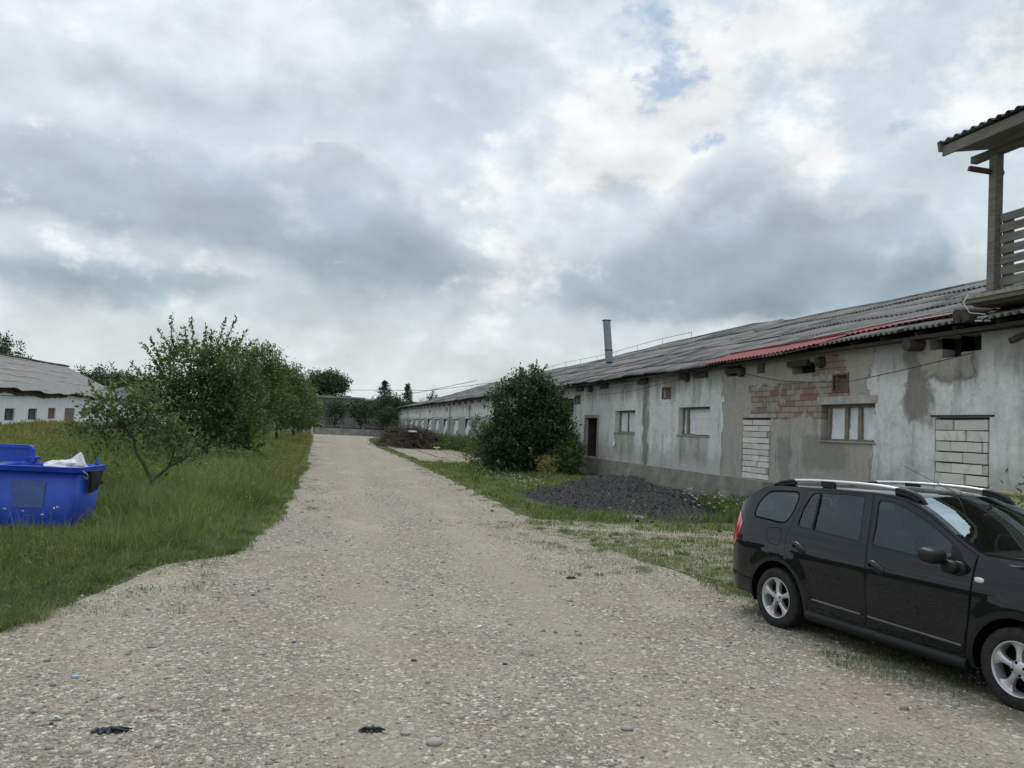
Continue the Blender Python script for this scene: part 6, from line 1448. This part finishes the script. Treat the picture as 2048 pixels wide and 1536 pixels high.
# tall weeds beyond the blue container and along the walls
def weeds(name, n, xr, yr, h0, h1, mat, label, seed, leafn=9, cond=None, ll=.07):
    r = np.random.default_rng(seed); x = r.uniform(*xr, n); y = r.uniform(*yr, n)
    if cond is not None: k = cond(x, y); x, y = x[k], y[k]
    n = len(x); h = r.uniform(h0, h1, n)*(.6+.7*lump(x, y)); tip = np.stack([x+r.normal(size=n)*.1*h, y+r.normal(size=n)*.1*h, h], 1); b_ = np.stack([x, y, np.zeros(n)], 1)
    f = r.uniform(.25, 1, (n, leafn, 1)); P = (b_[:, None]+(tip-b_)[:, None]*f+r.normal(size=(n, leafn, 3))*np.array([.05, .05, .02])*h[:, None, None]).reshape(-1, 3)
    D_ = r.normal(size=P.shape)+np.array([0, 0, .7]); dd = np.hypot(P[:, 0], P[:, 1]); L = ll*(1+dd/90)*r.uniform(.6, 1.4, len(P))
    return tag(link(name, leaves(P, D_, L, L*.32, seed), M[mat]), label, 'weeds', kind='stuff'), tip
w1, t1 = weeds('yellow_weeds', 8500, (-16, -3.2), (17.5, 52), .25, .75, 'weed', 'yellowish tall weeds beyond the blue container', 111, 9, lambda x, y: (x < -3.0-.10*(y-17)) , .075)
w1, t7 = weeds('leafy_weeds', 9000, (-18, -3.4), (19, 60), .45, .95, 'leaf_light', 'clumps of dark leafy weeds among the yellow ones', 119, 12, lambda x, y: (x < -3.2-.10*(y-17)) & (lump(x*.9+5, y*.7) > .62), .10)
w1, t2 = weeds('tall_weeds', 5200, (-26, -8), (40, 92), .3, .75, 'weed', 'tall yellow-green weeds in front of the white barn', 112, 9, lambda x, y: (x < -8-.1*(y-40)+0*x) & (x > LX+.2), .13)
w1, t3 = weeds('wall_weeds', 2600, (10.2, 11.8), (43, 100), .5, 1.1, 'leaf_light', 'dark green weeds along the foot of the far wing of the barn', 113, 10, None, .12)
w1, t4 = weeds('heap_weeds', 520, (9.8, 11.6), (13.5, 20.5), .25, .6, 'leaf_light', 'dense green weeds between the cinder heap and the plinth behind the car', 114, 14, None, .07)
w1, t5 = weeds('road_edge_weeds', 1700, (-3.2, -.7), (22, 90), .3, .6, 'weed', 'straw-tipped weeds along the left road edge', 115, 9, None, .08)
w1, t6 = weeds('brush_weeds', 160, (8.2, 10.2), (62, 78), .4, .8, 'leaf_light', 'green weeds growing through the brush pile', 116, 10, lambda x, y: (x+y) % 1.7 < .8, .13)
# white and yellow flower heads
def heads(name, T, size, mat, label, seed):
    r = np.random.default_rng(seed); n = len(T); k = 7; P = (T[:, None]+r.normal(size=(n, k, 3))*np.array([1, 1, .25])*size*.45).reshape(-1, 3); D_ = r.normal(size=P.shape)*np.array([1, 1, .3])
    L = np.full(len(P), size*.9); tag(link(name, leaves(P, D_, L, L*.7, seed), M[mat]), label, 'flowers', kind='stuff')
r = np.random.default_rng(120)
def pick(n, xr, yr, z0, z1, cond=None):
    x = r.uniform(*xr, n); y = r.uniform(*yr, n); T = np.stack([x, y, r.uniform(z0, z1, n)], 1); return T if cond is None else T[cond(x, y)]
T = np.concatenate([t1[r.integers(0, len(t1), 200)]+np.array([0, 0, .04]), pick(60, (-3.4, -1.2), (18, 34), .25, .5), pick(11, (-4.9, -3.7), (13.3, 14.0), .3, .48)])
heads('wild_carrot_flowers', T, .026, 'petal', 'white flat flower heads dotted through the left meadow', 121)
T = np.concatenate([pick(60, (6.2, 7.6), (25.5, 33), .12, .32), pick(70, (9.0, 10.6), (17.8, 22), .2, .55)])
heads('white_flowers', T, .035, 'petal', 'small white flowers round the cinder heap', 122)
heads('yellow_flowers', np.concatenate([t1[r.integers(0, len(t1), 260)], pick(30, (-2.2, -1.2), (16, 22), .2, .4), pick(20, (8.1, 8.6), (29.3, 30), .8, 1.)]), .03, 'petal_yellow', 'small yellow flower clusters among the weeds', 123)
# clover-like ground leaves give the turf body
def groundleaf(name, P, size, mat, label, seed):
    r = np.random.default_rng(seed); D_ = r.normal(size=P.shape)*np.array([1, 1, .35]); L = size*r.uniform(.6, 1.4, len(P)); tag(link(name, leaves(P, D_, L, L*.6, seed), M[mat]), label, 'ground cover', kind='stuff')
x, y, rr, r = field(60000, 8, 40, .2, .95, 131)
ed = roadx(y, 'R'); pat = lump2(x, y); u = r.uniform(0, 1, len(x))
k = (x-ed > 0) & (x < 11.6) & ~((((x-8.1)/2.7)**2+((y-21.9)/4.7)**2) < .95) & ~((np.abs((y-14.55)+(x-8.2)*.36) < .35) & (x < 10.5)) & (u < np.clip(.5+.3*pat, .05, 1))
qx = (x-CX)*cl_+(y-CY)*cs_; qy = -(x-CX)*cs_+(y-CY)*cl_; k &= ~((np.abs(qy) < .95) & (qx > -.9) & (qx < 3.5))
groundleaf('clover', np.stack([x, y, .01+.04*r.uniform(0, 1, len(x))], 1)[k], .028, 'leaf_light', 'low broad-leaved ground cover on the right verge', 132)
x, y, rr, r = field(110000, 8, 34, -.8, .0, 133); dist = roadx(y, 'L')-x; k = (dist > .1) & (dist < 6) & ~((lx_.mean()*0+x < -3.6) & (x > -5.2) & (y > 14) & (y < 15.4))
groundleaf('clover', np.stack([x, y, .01+.24*r.uniform(0, 1, len(x))**1.5*np.clip(dist, 0, 1)], 1)[k & (r.uniform(0, 1, len(x)) < .15+.9*lump(x*1.6+3, y*1.6))], .038, 'leaf_light', 'low broad-leaved ground cover on the left verge', 134)
